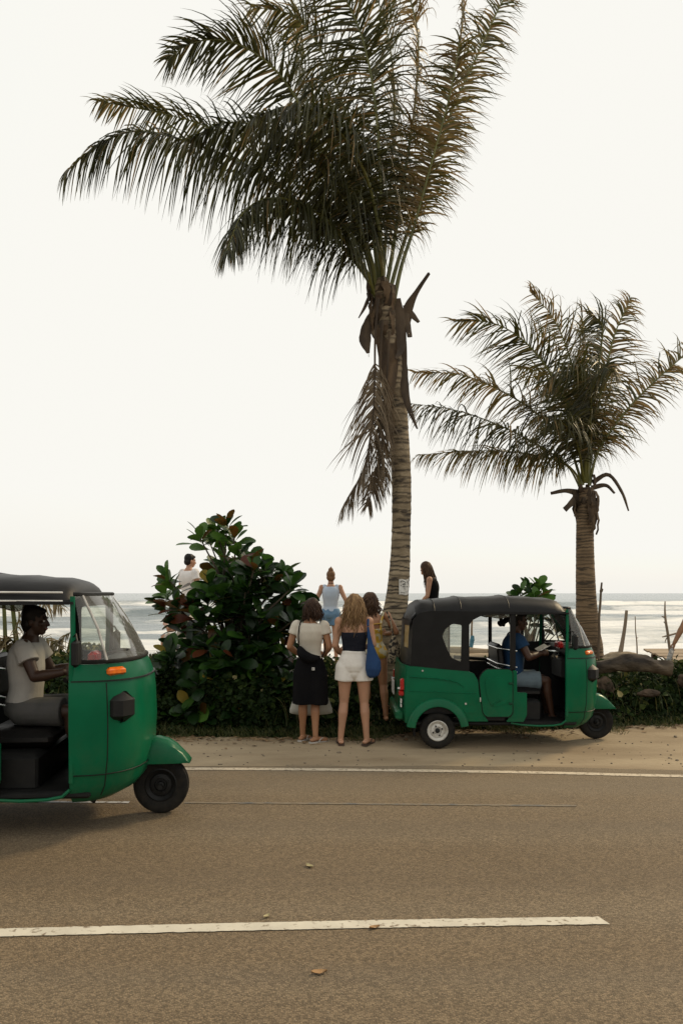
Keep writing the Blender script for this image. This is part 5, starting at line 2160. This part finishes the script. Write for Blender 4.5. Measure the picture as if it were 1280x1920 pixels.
for i in range(13):
    t = i / 12
    z = (1.0 - .55 * t) * s
    rx, ry = .15 + .045 * min(1, t * 3) + .012 * t, .115 + .03 * min(1, t * 3) + .02 * t
    rings.append([Vector(((rx + .008 * math.sin(a * 6 + 1) * t) * math.cos(a), (ry + .01 * math.sin(a * 5) * t) * math.sin(a), z + .006 * math.sin(a * 3))) for a in [2 * math.pi * k / 40 for k in range(40)]])
b.loft(rings)
sk = blob('skirt', b, M['black_cloth'], W2, .01, 3, .008, (16, 16, 2))
lb = MB()
lb.box((.06, -.158, .865), (.032, .004, .032), bev=.001)
pa = lb.build('label_patch', M['white'], sk)
lb = MB()
lb.tube([(.066, -.162, .873), (.054, -.162, .873), (.054, -.162, .86), (.066, -.162, .86)], .0028, 5)
lb.build('label_mark', M['ink'], pa)
b = MB()
hair_cap(b, J, s, Hm, .97, .1)
b.ell(J['head'] + Hm @ Vector((0, -.04, -.07)), (.072, .055, .065), Hm)
b.ell(J['head'] + Hm @ Vector((.06, 0, -.06)), (.03, .05, .075), Hm)
b.ell(J['head'] + Hm @ Vector((-.06, 0, -.06)), (.03, .05, .075), Hm)
blob('hair_crown', b, M['hair_brown'], W2, .008, 3, .006, (30, 30, 7))
locks(W2, J, s, Hm, 190, .17, 'hair_brown', 8, .006, .0075, bulge=.012)
for S in 'LR':
    sole(W2, J, S, s, 'sandal_pale')
o = empty('sling_bag', (gx, gy, ground_z(gx, gy)), -.12, 'black sling bag worn across the back of the woman in the cream tee', 'bag')
b = MB()
C = curve([(-.115, -.1, 1.12), (-.06, -.155, 1.03), (.04, -.16, .99), (.14, -.13, 1.0)], 12)
b.tube(C, [.02, .035, .05, .058, .062, .064, .064, .06, .055, .05, .04, .03, .02], 10, flat=1.0)
blob('pouch', b, M['black_cloth'], o, .009, 2, .004)
b = MB()
b.tube([(-.115, -.105, 1.12), (-.118, -.128, 1.25), (-.112, -.108, 1.35), (-.1, -.06, 1.415), (-.085, .02, 1.425), (-.05, .11, 1.33)], .008, 6, flat=.6)
b.tube([(.15, -.12, 1.0), (.175, -.05, 1.06), (.17, .03, 1.15), (.1, .12, 1.28), (-.05, .11, 1.33)], .008, 6, flat=.6)
b.build('strap', M['black_cloth'], o)
# pale cloth bag hanging in front of her
o = empty('cloth_bag', (gx + .0, gy + .3, ground_z(gx, gy + .3)), 0, 'big pale cloth bag hanging in front of the woman in the black skirt', 'bag')
b = MB()
rings = []
for z, hw, hd_ in ((.985, .05, .02), (.9, .1, .04), (.75, .15, .06), (.6, .19, .075), (.45, .225, .08), (.34, .255, .07), (.29, .27, .03)):
    rings.append([Vector((hw * math.cos(a) * (1 + .03 * math.sin(z * 20)), hd_ * math.sin(a), z + (.015 * math.cos(a * 2) if z < .4 else 0))) for a in [2 * math.pi * k / 20 for k in range(20)]])
b.loft(rings)
blob('sack', b, M['canvas_bag'], o, .014, 3, .014, (7, 7, 4))
b = MB()
b.tube([(-.05, 0, .97), (-.06, -.1, 1.03), (0, -.13, 1.05), (.06, -.1, 1.03), (.05, 0, .97)], .012, 6)
b.build('handle', M['canvas_bag'], o)

# --- woman in yellow swimsuit ----------------------------------------------
gx, gy = .42, 10.15
zg = ground_z(gx, gy) + .004
W3, J, s, Hm = start((gx, gy, zg), .15, 1.64, 'person with curly brown hair in yellow patterned swimsuit beside the three-wheeler', RINGF, 'skin_tan', yaw=.3, pitch=-.2,
                     hands={'R': ((-.2, .9, .2), (-1, 0, 0), .8, 1), 'L': ((.3, .9, .2), (1, 0, 0), .8, -1)}, head=(-.06, .06, 1.575), neck=(-.04, -.0, 1.43),
                     elR=(.29, -.04, 1.17), wrR=(.19, .16, 1.14), elL=(-.2, .02, 1.12), wrL=(-.12, .2, 1.05), knR=(.12, .02, .475), anR=(.14, -.05, .085), knL=(-.1, .05, .475), anL=(-.1, .03, .085))
b = MB()
b.loft(torso_rings(J, s, RINGF, -.16, .6, .009, 22, 12))
for S in 'LR':
    b.ell(J['hip' + S] + Vector((0, -.01, .01)), [.097 * s] * 3)
blob('swimsuit', b, M['yellow_print'], W3, .008, 3, .002)
b = MB()
for k in (-1, 1):
    b.tube([J['pelvis'].lerp(J['neck'], .56) + Vector((k * .08, -.098, 0)), J['pelvis'].lerp(J['neck'], .8) + Vector((k * .1, -.095, 0)), J['sh' + ('L' if k < 0 else 'R')] + Vector((-k * .05, -.02, .052)), J['sh' + ('L' if k < 0 else 'R')] + Vector((-k * .07, .08, -.04))], .014, 8, flat=.45)
b.tube([J['pelvis'].lerp(J['neck'], .7) + Vector((-.11, -.1, 0)), J['pelvis'].lerp(J['neck'], .72) + Vector((0, -.112, 0)), J['pelvis'].lerp(J['neck'], .74) + Vector((.11, -.1, 0))], .012, 8, flat=.45)
b.build('swimsuit_straps', M['yellow_print'], W3)
b = MB()
hair_cap(b, J, s, Hm, 1.03, .1)
blob('hair_crown', b, M['hair_mid'], W3, .009, 3, .008, (25, 25, 8))
locks(W3, J, s, Hm, 230, .24, 'hair_mid', 13, .02, .0085, bulge=.035)
o = empty('shoulder_bag', (gx, gy, zg), .15, 'animal-print bag on the shoulder of the woman in yellow', 'bag')
b = MB()
rings = []
for z, hw, hd_ in ((1.1, .02, .015), (1.02, .05, .03), (.92, .075, .05), (.82, .08, .055), (.75, .065, .05), (.73, .03, .03)):
    rings.append([Vector((.235 + hw * math.cos(a), -.08 + hd_ * math.sin(a), z)) for a in [2 * math.pi * k / 14 for k in range(14)]])
b.loft(rings)
blob('pouch', b, M['animal_print'], o, .01, 3, .006)
b = MB()
b.tube([(.225, -.09, 1.09), (.19, -.085, 1.28), (.15, -.04, 1.395), (.15, .05, 1.37), (.2, .06, 1.2), (.24, -.03, 1.05)], .011, 6, flat=.5)
b.build('strap', M['animal_print'], o)

# --- woman in pale blue vest, walking away ---------------------------------
gx, gy = -.19, 14.2
W4, J, s, Hm = start((gx, gy, .50), 0, 1.65, 'person with hair in a bun, pale blue sleeveless top and blue shorts facing the sea', RINGF, 'skin_fair', pitch=.05, vox=.0105,
                     head=(0, .02, 1.585), elL=(-.27, -.05, 1.14), wrL=(-.3, .05, .92), elR=(.28, -.06, 1.14), wrR=(.33, .02, .95), anL=(-.1, .2, .1), knL=(-.09, .16, .5), anR=(.1, -.1, .085), knR=(.09, .0, .47))
shirt(W4, J, s, RINGF, .08, .95, 'light_blue', 'vest', .02, .05, .002, wr=.004, vox=.01)
shorts(W4, J, s, RINGF, .45, 'denim', inf=.022, t1=.2, vox=.01, flare=1.3)
b = MB()
hair_cap(b, J, s, Hm, .98, .07)
b.ell(J['head'] + Vector((0, -.05, .12)), (.045, .045, .045))
b.tube([J['head'] + Vector((0, -.05, .12)), J['head'] + Vector((.005, -.05, .18))], [.03, .008], 8, dome=True)
blob('hair_bun', b, M['hair_light'], W4, .009, 2, .004)
b = MB()
b.lathe([(.05, -.006), (.056, 0), (.05, .006)], J['neck'] + Vector((0, .003, .035)), 'z', 18)
b.build('choker', M['black_cloth'], W4)

# --- woman in black sleeveless top, looking down ---------------------------
gx, gy = 1.53, 13.2
W5, J, s, Hm = start((gx, gy, .64), R(75), 1.64, 'person with long brown hair in black sleeveless top looking down, above the three-wheeler roof', RINGF, 'skin_fair', pitch=-.55, vox=.0105,
                     neck=(0, .06, 1.42), head=(0, .14, 1.56), shL=(-.165, .05, 1.375), shR=(.165, .05, 1.375), elL=(-.2, .08, 1.1), wrL=(-.16, .24, .93), elR=(.2, .06, 1.1), wrR=(.16, .24, .95))
shirt(W5, J, s, RINGF, .0, .955, 'black_cloth', 'sleeveless_top', .018, .05, .002, wr=.004, vox=.01)
shorts(W5, J, s, RINGF, .6, 'black_cloth', inf=.02, t1=.15, vox=.01)
b = MB()
hair_cap(b, J, s, Hm, 1.02, .09)
blob('hair_crown', b, M['hair_mid'], W5, .009, 2, .004)
locks(W5, J, s, Hm, 160, .3, 'hair_mid', 23, .006, .009, drift=(0, -.02, 0), bulge=.015)

# --- man in white tee behind the shrub -------------------------------------
gx, gy = (355 - 640) * 14.2 / FPX, 14.2
W6, J, s, Hm = start((gx, gy, .72), R(-40), 1.72, 'person with short dark hair in white tee, partly hidden behind the shrub', RINGM, 'skin_fair', yaw=-.3, pitch=-.1, vox=.0105,
                     elL=(-.24, .0, 1.12), wrL=(-.15, .22, 1.1), elR=(.24, .0, 1.12), wrR=(.12, .24, 1.12))
shirt(W6, J, s, RINGM, .0, .965, 'tee_white', 'tee', .02, .5, .022, wr=.006, vox=.01)
shorts(W6, J, s, RINGM, .75, 'grey_shorts', inf=.022, t1=.12, vox=.01)
b = MB()
hair_cap(b, J, s, Hm, 1.03, .07)
b.ell(J['head'] + Hm @ Vector((0, .04, .075)), (.06, .05, .035), Hm)
blob('hair', b, M['hair_black'], W6, .008, 2, .006, (30, 30, 20))

# --- someone sitting low behind the shrub ----------------------------------
gx, gy = (350 - 640) * 13.2 / FPX, 13.2
zg = ground_z(gx, gy)
W7, J, s, Hm = start((gx, gy, zg), R(60), 1.65, 'person in pale clothes sitting low behind the shrub with one hand showing', RINGM, 'skin_fair', pitch=-.2, vox=.0105,
                     pelvis=(0, 0, .36), neck=(0, .02, .89), head=(0, .07, 1.04), shL=(-.17, .02, .845), shR=(.17, .02, .845), hipL=(-.09, .02, .34), hipR=(.09, .02, .34), knL=(-.13, .4, .5), knR=(.13, .4, .5),
                     anL=(-.12, .45, .085), anR=(.12, .45, .085), elL=(-.22, .2, .66), wrL=(-.12, .38, .72), elR=(.22, .2, .66), wrR=(.12, .36, .62))
shirt(W7, J, s, RINGM, -.02, .965, 'pale_cloth', 'shirt', .02, .5, .022, wr=.006, vox=.01)
shorts(W7, J, s, RINGM, .85, 'pale_cloth', 'trousers', inf=.02, t1=.1, vox=.01)
b = MB()
hair_cap(b, J, s, Hm, 1.03, .07)
blob('hair', b, M['hair_mid'], W7, .008, 2, .006, (30, 30, 20))

# --- man at the right edge, only his arm in view ---------------------------
gx, gy = 5.4, 11.75
zg = ground_z(gx, gy)
W8, J, s, Hm = start((gx, gy, zg), R(20), 1.7, 'person at the right edge with only a bare arm reaching into view', RINGM, 'skin_olive', vox=.0105,
                     hands={'L': ((-.3, .15, -.9), (.9, .1, -.35), 1.2, -1)}, pelvis=(.1, 0, .86), shL=(-.2, .1, 1.2), shR=(.13, .08, 1.27), neck=(-.02, .1, 1.3), elL=(-.33, .14, .94), wrL=(-.45, .18, .69), head=(-.04, .17, 1.45), elR=(.2, .1, 1.0))
shirt(W8, J, s, RINGM, .0, .965, 'tee_cream', 'shirt', .02, .4, .022, wr=.006, vox=.01)
shorts(W8, J, s, RINGM, .8, 'grey_shorts', inf=.022, t1=.12, vox=.01)
b = MB()
hair_cap(b, J, s, Hm, 1.03, .07)
blob('hair', b, M['hair_black'], W8, .008, 2, .006, (30, 30, 20))
hand_p = W8.matrix_world.copy()
wr_w = Matrix.Translation((gx, gy, zg)) @ Matrix.Rotation(R(20), 4, 'Z') @ J['wrL'] + Vector((0, 0, 0))
M['bottle'] = glass_mat('bottle', (.88, .9, .9), .3, (.7, .7, .68))
dv = Vector((-.32, 0, -.95)).normalized()
o = empty('water_bottle', wr_w + dv * .05, 0, 'clear plastic water bottle held by the bare arm at the right edge', 'bottle')
b = MB()
Mq = dv.to_track_quat('Z', 'Y').to_matrix()
prof = [(.001, .0), (.014, .0), (.014, .025), (.02, .04), (.034, .08), (.035, .12), (.032, .125), (.035, .13), (.035, .17), (.032, .175), (.035, .18), (.034, .225), (.028, .235), (.001, .23)]
b.loft([[Mq @ Vector((r_ * math.cos(a), r_ * math.sin(a), z_)) for a in [2 * math.pi * k / 16 for k in range(16)]] for r_, z_ in prof])
b.build('bottle_body', M['bottle'], o)
b = MB()
b.loft([[Mq @ Vector((r_ * math.cos(a), r_ * math.sin(a), z_)) for a in [2 * math.pi * k / 12 for k in range(12)]] for r_, z_ in ((.016, -.008), (.016, .014))])
b.build('cap', M['white'], o)


# --- drivers ---------------------------------------------------------------
def seated(loc, label, skin, tee, pants, pants_len, reach, headp, pitch, yaw, hairb, zs=1.0, sleeve=.5):
    ov = dict(pelvis=(0, 0, .12), neck=(0, .06, .655), head=headp, shL=(-.18, .06, .6), shR=(.18, .06, .6), hipL=(-.09, .03, .1), hipR=(.09, .03, .1),
              knL=(-.13, .4, .1), knR=(.13, .4, .1), anL=(-.11, .46, -.29), anR=(.11, .46, -.29), elL=(-.24, .16, .38), elR=(.24, .16, .38),
              wrL=reach[0], wrR=reach[1])
    root = empty('person', loc, R(-90), label, 'person')
    J, s = JT(1.7, **ov)
    Hm = head_frame(yaw, pitch)
    b = MB()
    bm_ = body_mesh(J, s, RINGM, Hm, {'L': ((.3, .9, .1), (.9, -.2, -.3), 1.0, -1), 'R': ((-.3, .9, .1), (-.9, -.2, -.3), 1.0, 1)})
    # feet rest on the floor board, so lower the foot pieces that assume ground level
    blob('body', bm_, M[skin], root, .0075, 3)
    face_bits(root, J, s, Hm)
    shirt(root, J, s, RINGM, -.02, .965, tee, 'tee', .02, sleeve, .022, wr=.006)
    shorts(root, J, s, RINGM, pants_len, pants, 'shorts', inf=.02, t1=.1)
    b = MB()
    hair_cap(b, J, s, Hm, 1.03, .075)
    b.ell(J['head'] + Hm @ Vector((0, .035, .075)), (.06, .05, .03), Hm)
    if hairb:
        r = random.Random(4)
        for _ in range(16):
            v = Vector((r.gauss(0, .028), -.17 + r.gauss(0, .028), -.02 + r.gauss(0, .04)))
            b.ell(J['head'] + Hm @ v, [r.uniform(.018, .032)] * 3)
        b.tube([J['head'] + Hm @ Vector((0, -.1, 0)), J['head'] + Hm @ Vector((0, -.17, -.02))], .03, 8, dome=True)
    blob('hair', b, M['hair_black'], root, .008, 2, .008, (30, 30, 30))
    return root, J


D1, J = seated((TUKX + .93, TUKY - .08, .62), 'person in blue tee and denim shorts in the driver seat of the parked three-wheeler', 'skin_brown', 'blue_tee', 'washed_denim', .8,
               ((-.1, .36, .4), (.1, .34, .42)), (0, .1, .8), -.12, 0, True)
D2, J2 = seated((T2X + .96 * T2S * math.cos(T2A), T2Y + .96 * T2S * math.sin(T2A), .735), 'person in white tee driving the three-wheeler on the road', 'skin_dark', 'driver_shirt', 'grey_shorts', .85,
                ((-.3, .38, .42), (.3, .38, .42)), (0, .1, .8), -.05, -.1, False)
D2.rotation_euler = (0, 0, R(-90) + T2A)
o = empty('booklet', (TUKX + 1.31, TUKY - .1, 1.085), 0, 'open white booklet in the hands of the driver of the parked three-wheeler', 'booklet')
for k in (-1, 1):
    b = MB()
    b.box((0, k * .07, .012), (.13, .14, .008), Matrix.Rotation(R(-28), 3, 'Y') @ Matrix.Rotation(R(k * 9), 3, 'X'))
    b.build('page_block', M['paper'], o, smooth=0)

# ------------------------------------------------------------------ shore clutter
def wob_tube(P, rads, n, amp, seed, fr=3.0):
    C = curve(P, 40)
    rr_ = curve([(r_, 0, 0) for r_ in rads], 40)
    q = MB()
    q.tube(C, [x.x for x in rr_], n)
    res = []
    for v in q.v:
        v = Vector(v)
        res.append(tuple(v + Vector((noise.noise(v * fr + Vector((seed, 0, 0))), noise.noise(v * fr + Vector((0, seed, 0))), noise.noise(v * fr + Vector((0, 0, seed))))) * amp))
    q.v = res
    return q


def pole(label, L, Y, rpx, name='wooden_pole', extra=(), mat='driftwood', cat='pole', seed=1):
    P = [at(a, b, Y) for a, b in L]
    gz = ground_z(P[0].x, Y) - .1
    base = Vector((P[0].x, Y, gz))
    root = empty(name, base, 0, label, cat)
    d0 = (P[0] - P[1]).normalized()
    foot_ = P[0] + d0 * max(0, (P[0].z - gz)) / max(.2, abs(d0.z))
    k = Y / FPX
    q = wob_tube([foot_ - base] + [p - base for p in P], [rpx[0] * k] + [r_ * k for r_ in rpx], 9, .012, seed)
    q.build('shaft', M[mat], root)
    for (E, er) in extra:
        q = wob_tube([at(a, b, Y + .0) - base for a, b in E], [r_ * k for r_ in er], 7, .008, seed + 3)
        q.build('branch', M[mat], root)
    return root


M['pale_wood'] = pm('pale_wood', (.3, .23, .16), (.2, .15, .1), 6, .85, .004, 30, stretch=(1, 1, .2))
M['dark_wood'] = pm('dark_wood', (.13, .095, .06), (.08, .058, .038), 6, .85, .004, 30, stretch=(1, 1, .2))
pole('tall thin dark pole standing just right of the shorter palm trunk', [(1122, 1212), (1123, 1160), (1126, 1120), (1128, 1092)], 13.2, [2.6, 2.5, 2.2, 1.8], mat='dark_wood', seed=2,
     extra=[([(1126, 1110), (1127, 1107), (1129, 1104)], [2.9, 3.2, 2.4])])
pole('thick weathered post leaning right, standing in a sand mound', [(1163, 1222), (1166, 1205), (1171, 1172), (1175, 1144)], 12.6, [4.2, 3.6, 3, 2.6], mat='pale_wood', seed=3,
     extra=[([(1164, 1203), (1168, 1205), (1170, 1204)], [3, 2.2, 1])])
pole('very thin pale stick leaning left between the leaning post and the plank table', [(1194, 1232), (1193, 1200), (1190, 1156)], 13.0, [1.4, 1.2, .8], mat='pale_wood', seed=4,
     extra=[([(1193, 1197), (1196, 1196)], [1, .6])])
pole('crooked branchy post beside the plank table at the right', [(1256, 1222), (1252, 1195), (1248, 1165), (1246, 1128)], 12.4, [2.6, 2.4, 2.2, 1.1], mat='pale_wood', seed=5,
     extra=[([(1248, 1160), (1243, 1157), (1240, 1156)], [1.8, 1.4, .9]), ([(1241, 1195), (1252, 1192), (1270, 1187), (1285, 1184)], [1.0, 1.8, 1.7, 1.5]), ([(1250, 1196), (1247, 1202), (1247, 1206)], [1.2, .8, .6]), ([(1248, 1170), (1244, 1166)], [1.4, .8])])
pr = pole('wooden pole tied with a blue cloth, seen through the parked three-wheeler', [(883, 1222), (884, 1195), (885, 1165), (886, 1140)], 13.0, [3.4, 2.4, 1.7, 1.5], mat='driftwood', seed=6)
q = MB()
q.tube([at(883, 1214, 12.97) - pr.location, at(884, 1206, 12.97) - pr.location, at(885, 1200, 12.97) - pr.location, at(886, 1192, 12.97) - pr.location], [.03, .034, .04, .024], 9)
M['blue_rag'] = pm('blue_rag', (.1, .25, .33), (.07, .19, .26), 20, .9)
q.build('cloth', M['blue_rag'], pr)
pole('short cut stump beside the pole with the blue cloth', [(879, 1222), (879, 1212)], 13.0, [3.5, 3.4], name='cut_stump', cat='stump', seed=7)
pole('forked driftwood stump seen in front of the driver in the parked three-wheeler', [(994, 1222), (992, 1200), (985, 1180), (981, 1158)], 12.8, [6.5, 6, 3.5, 1.2], name='driftwood_stump', cat='stump', seed=8,
     extra=[([(993, 1200), (999, 1188), (1003, 1178)], [4, 3.5, 2.5]), ([(990, 1205), (986, 1203), (983, 1202)], [4.5, 4, 3.5])])


def log(label, a, b_, r0, r1, seed, mat='pale_wood', amp=.02):
    a, b_ = Vector(a), Vector(b_)
    root = empty('fallen_log', a, 0, label, 'log', 'logs lying on the bank')
    q = wob_tube([Vector((0, 0, 0)), (b_ - a) * .33 + Vector((0, 0, .015)), (b_ - a) * .66, b_ - a], [r0, r0 * .97, (r0 + r1) / 2, r1], 14, amp, seed, 2.2)
    q.build('log_trunk', M[mat], root)
    for p, r_ in ((Vector((0, 0, 0)), r0), (b_ - a, r1)):
        pass
    return root


M['log_pale'] = pm('log_pale', (.42, .33, .22), (.32, .245, .16), 5, .8, .004, 30, stretch=(.3, 2, 2))
la = at(820, 1222, 12.9)
lb_ = at(955, 1225, 12.9)
log('upper pale fallen log seen through the parked three-wheeler', la, lb_, .075, .06, 3, 'log_pale', .012)
la = at(800, 1239, 12.4)
lb_ = at(915, 1237, 12.6)
log('lower pale fallen log with a dark cut end, seen through the parked three-wheeler', la, lb_, .105, .1, 5, 'log_pale', .012)


def rock(label, c, size, seed, name='rock', mat='rock', cat='rock', rz=0):
    import bmesh
    bm = bmesh.new()
    bmesh.ops.create_icosphere(bm, subdivisions=4, radius=1)
    for v in bm.verts:
        p = v.co.copy()
        k = 1 + .28 * noise.noise(p * 1.3 + Vector((seed, 0, 0))) + .14 * noise.noise(p * 3.1 + Vector((0, seed, 0))) + .05 * noise.noise(p * 7 + Vector((0, 0, seed)))
        v.co = Vector((p.x * size[0] * k, p.y * size[1] * k, p.z * size[2] * k))
    me = bpy.data.meshes.new(name)
    bm.to_mesh(me)
    bm.free()
    me.polygons.foreach_set('use_smooth', [True] * len(me.polygons))
    o = link(name, me, M[mat])
    o.location = c
    o.rotation_euler = (0, 0, rz)
    return tag(o, label, cat)


# weathered trunk lying along the top of the bank at right
a = at(1095, 1250, 11.25)
b2 = at(1262, 1256, 10.95)
root = empty('driftwood_log', a, 0, 'thick dark weathered trunk lying on the bank right of the parked three-wheeler', 'log')
q = wob_tube([Vector((0, 0, -.02)), (b2 - a) * .3 + Vector((0, 0, .03)), (b2 - a) * .7 + Vector((0, 0, .05)), (b2 - a)], [.07, .09, .115, .1], 24, .05, 4, 2.0)
q.v = [tuple(Vector(v) + Vector((0, noise.noise(Vector(v) * 9), noise.noise(Vector((v[0] * 4, v[1] * 16, v[2] * 16)) + Vector((3, 1, 2))))) * .04) for v in q.v]
M['old_log'] = pm('old_log', (.13, .096, .06), (.025, .019, .014), 3.2, .9, .03, 14, stretch=(.5, 1.5, 1.5), detail=9)
q.build('log_trunk', M['old_log'], root)
rock('rough brown boulder beneath the weathered trunk, beside the front of the three-wheeler', at(1132, 1288, 11.05), (.13, .13, .14), 3.1)
rock('flat reddish stone half buried in the vines right of the front wheel', at(1215, 1300, 10.72), (.15, .1, .05), 7.7, rz=.4)
rock('reddish boulder in the vines at the right edge', at(1284, 1276, 11.0), (.11, .11, .09), 5.2)
M['sand'] = pm('sand', (.3, .235, .15), (.22, .17, .105), 6, .95, .006, 40)
mo = rock('low brown sand mound at the foot of the leaning post', at(1165, 1236, 12.6), (.3, .3, .13), 2.2, 'sand_mound', 'sand', 'mound')

# low sloping platform of planks
tb = at(1206, 1217, 13.3)
root = empty('plank_table', (tb.x, tb.y, ground_z(tb.x, tb.y)), 0, 'low sloping table of weathered wooden planks at the right edge', 'table')
zt = tb.z - root.location.z
for k in range(7):
    q = MB()
    y = -.09 - k * .178
    q.box((.8 + .035 * k + rng.uniform(-.02, .02), y, zt + y * .17 + rng.uniform(-.005, .005)), (1.6, .16, .028), Matrix.Rotation(R(9.5), 3, 'X') @ Matrix.Rotation(rng.uniform(-.008, .008), 3, 'Z'), bev=.004)
    q.build('plank', M['plank'], root, smooth=30)
for (x, y) in ((.12, -.15), (1.4, -.15), (.3, -1.15), (1.6, -1.15)):
    q = MB()
    h_ = zt + y * .17 - .05
    q.box((x, y, h_ / 2 - .1), (.08, .08, h_ + .2), bev=.006)
    q.build('leg', M['dark_wood'], root, smooth=30)
for x in (.16, 1.45):
    q = MB()
    q.box((x + .1, -.65, zt - .65 * .17 - .055), (.06, 1.2, .07), Matrix.Rotation(R(9.5), 3, 'X') @ Matrix.Rotation(-.16, 3, 'Z'), bev=.006)
    q.build('beam', M['dark_wood'], root, smooth=30)

# ------------------------------------------------------------------ broken young palm by the left edge
M['green_stem'] = pm('green_stem', (.11, .12, .025), (.075, .085, .02), 5, .5)
M['dry_leaf'] = pm('dry_leaf', (.2, .14, .06), (.09, .075, .03), 4, .7, trans=.2)
YP = 11.6
bb = at(55, 1240, YP)
bb.z = ground_z(bb.x, YP)
yp = empty('broken_young_palm', bb, 0, 'broken young palm with dry and bent fronds behind the moving three-wheeler', 'palm', None)
for (L, w_) in (([(38, 1260), (30, 1200), (25, 1150), (22, 1128)], 10), ([(12, 1260), (10, 1200), (8, 1150), (6, 1120)], 9), ([(122, 1262), (127, 1228), (133, 1200), (138, 1182)], 8), ([(146, 1255), (146, 1225), (149, 1200)], 4)):
    P = rel(PP(L, YP, -.1), bb)
    q = MB()
    q.tube(curve(P, 12), [w_ * YP / FPX / 2 * (1 - .25 * k / 12) for k in range(13)], 8, flat=.7)
    q.build('stem', M['green_stem'], yp)
for k, (L, l, ro, dr) in enumerate((([(40, 1235), (52, 1190), (70, 1150), (95, 1128), (118, 1142)], .42, .8, .8), ([(30, 1235), (30, 1190), (40, 1150), (60, 1125)], .4, 1.0, .5), ([(45, 1235), (75, 1200), (100, 1205), (112, 1215)], .38, .6, .8),
                                    ([(138, 1183), (126, 1190), (108, 1204), (90, 1214), (60, 1218)], .3, .3, .9), ([(30, 1240), (5, 1200), (-25, 1190)], .4, .5, .9), ([(50, 1240), (40, 1215), (20, 1200), (0, 1210)], .4, .4, .9))):
    frond(yp, rel(PP(L, YP, -.2), bb), l, 34, ro, dr, .05, .014, .5, seed=80 + k, t0=.1, mat='dry_leaf', stalkmat='green_stem', wid=.024)
# low seaside bush with bright leaves at its foot
rr = random.Random(61)
pts = []
for (px, py, hx, hz, nn) in ((165, 1235, .3, .22, 700), (105, 1242, .2, .15, 300), (250, 1245, .25, .18, 500)):
    c = at(px, py, 11.4)
    for _ in range(nn):
        v = Vector((rr.gauss(0, 1), rr.gauss(0, 1), rr.gauss(0, 1))).normalized() * rr.random() ** .3
        pts.append((c + Vector((v.x * hx, v.y * .25, v.z * hz)), .3 + .15 * v.z))
bpy.data.scenes.remove(_tmp)
tag(leaf_cloud('low_green_creeper', pts, .05, .09, M['vine'], 31), 'brighter green creeper tops along the bank crest at left', 'creeper', kind='stuff')
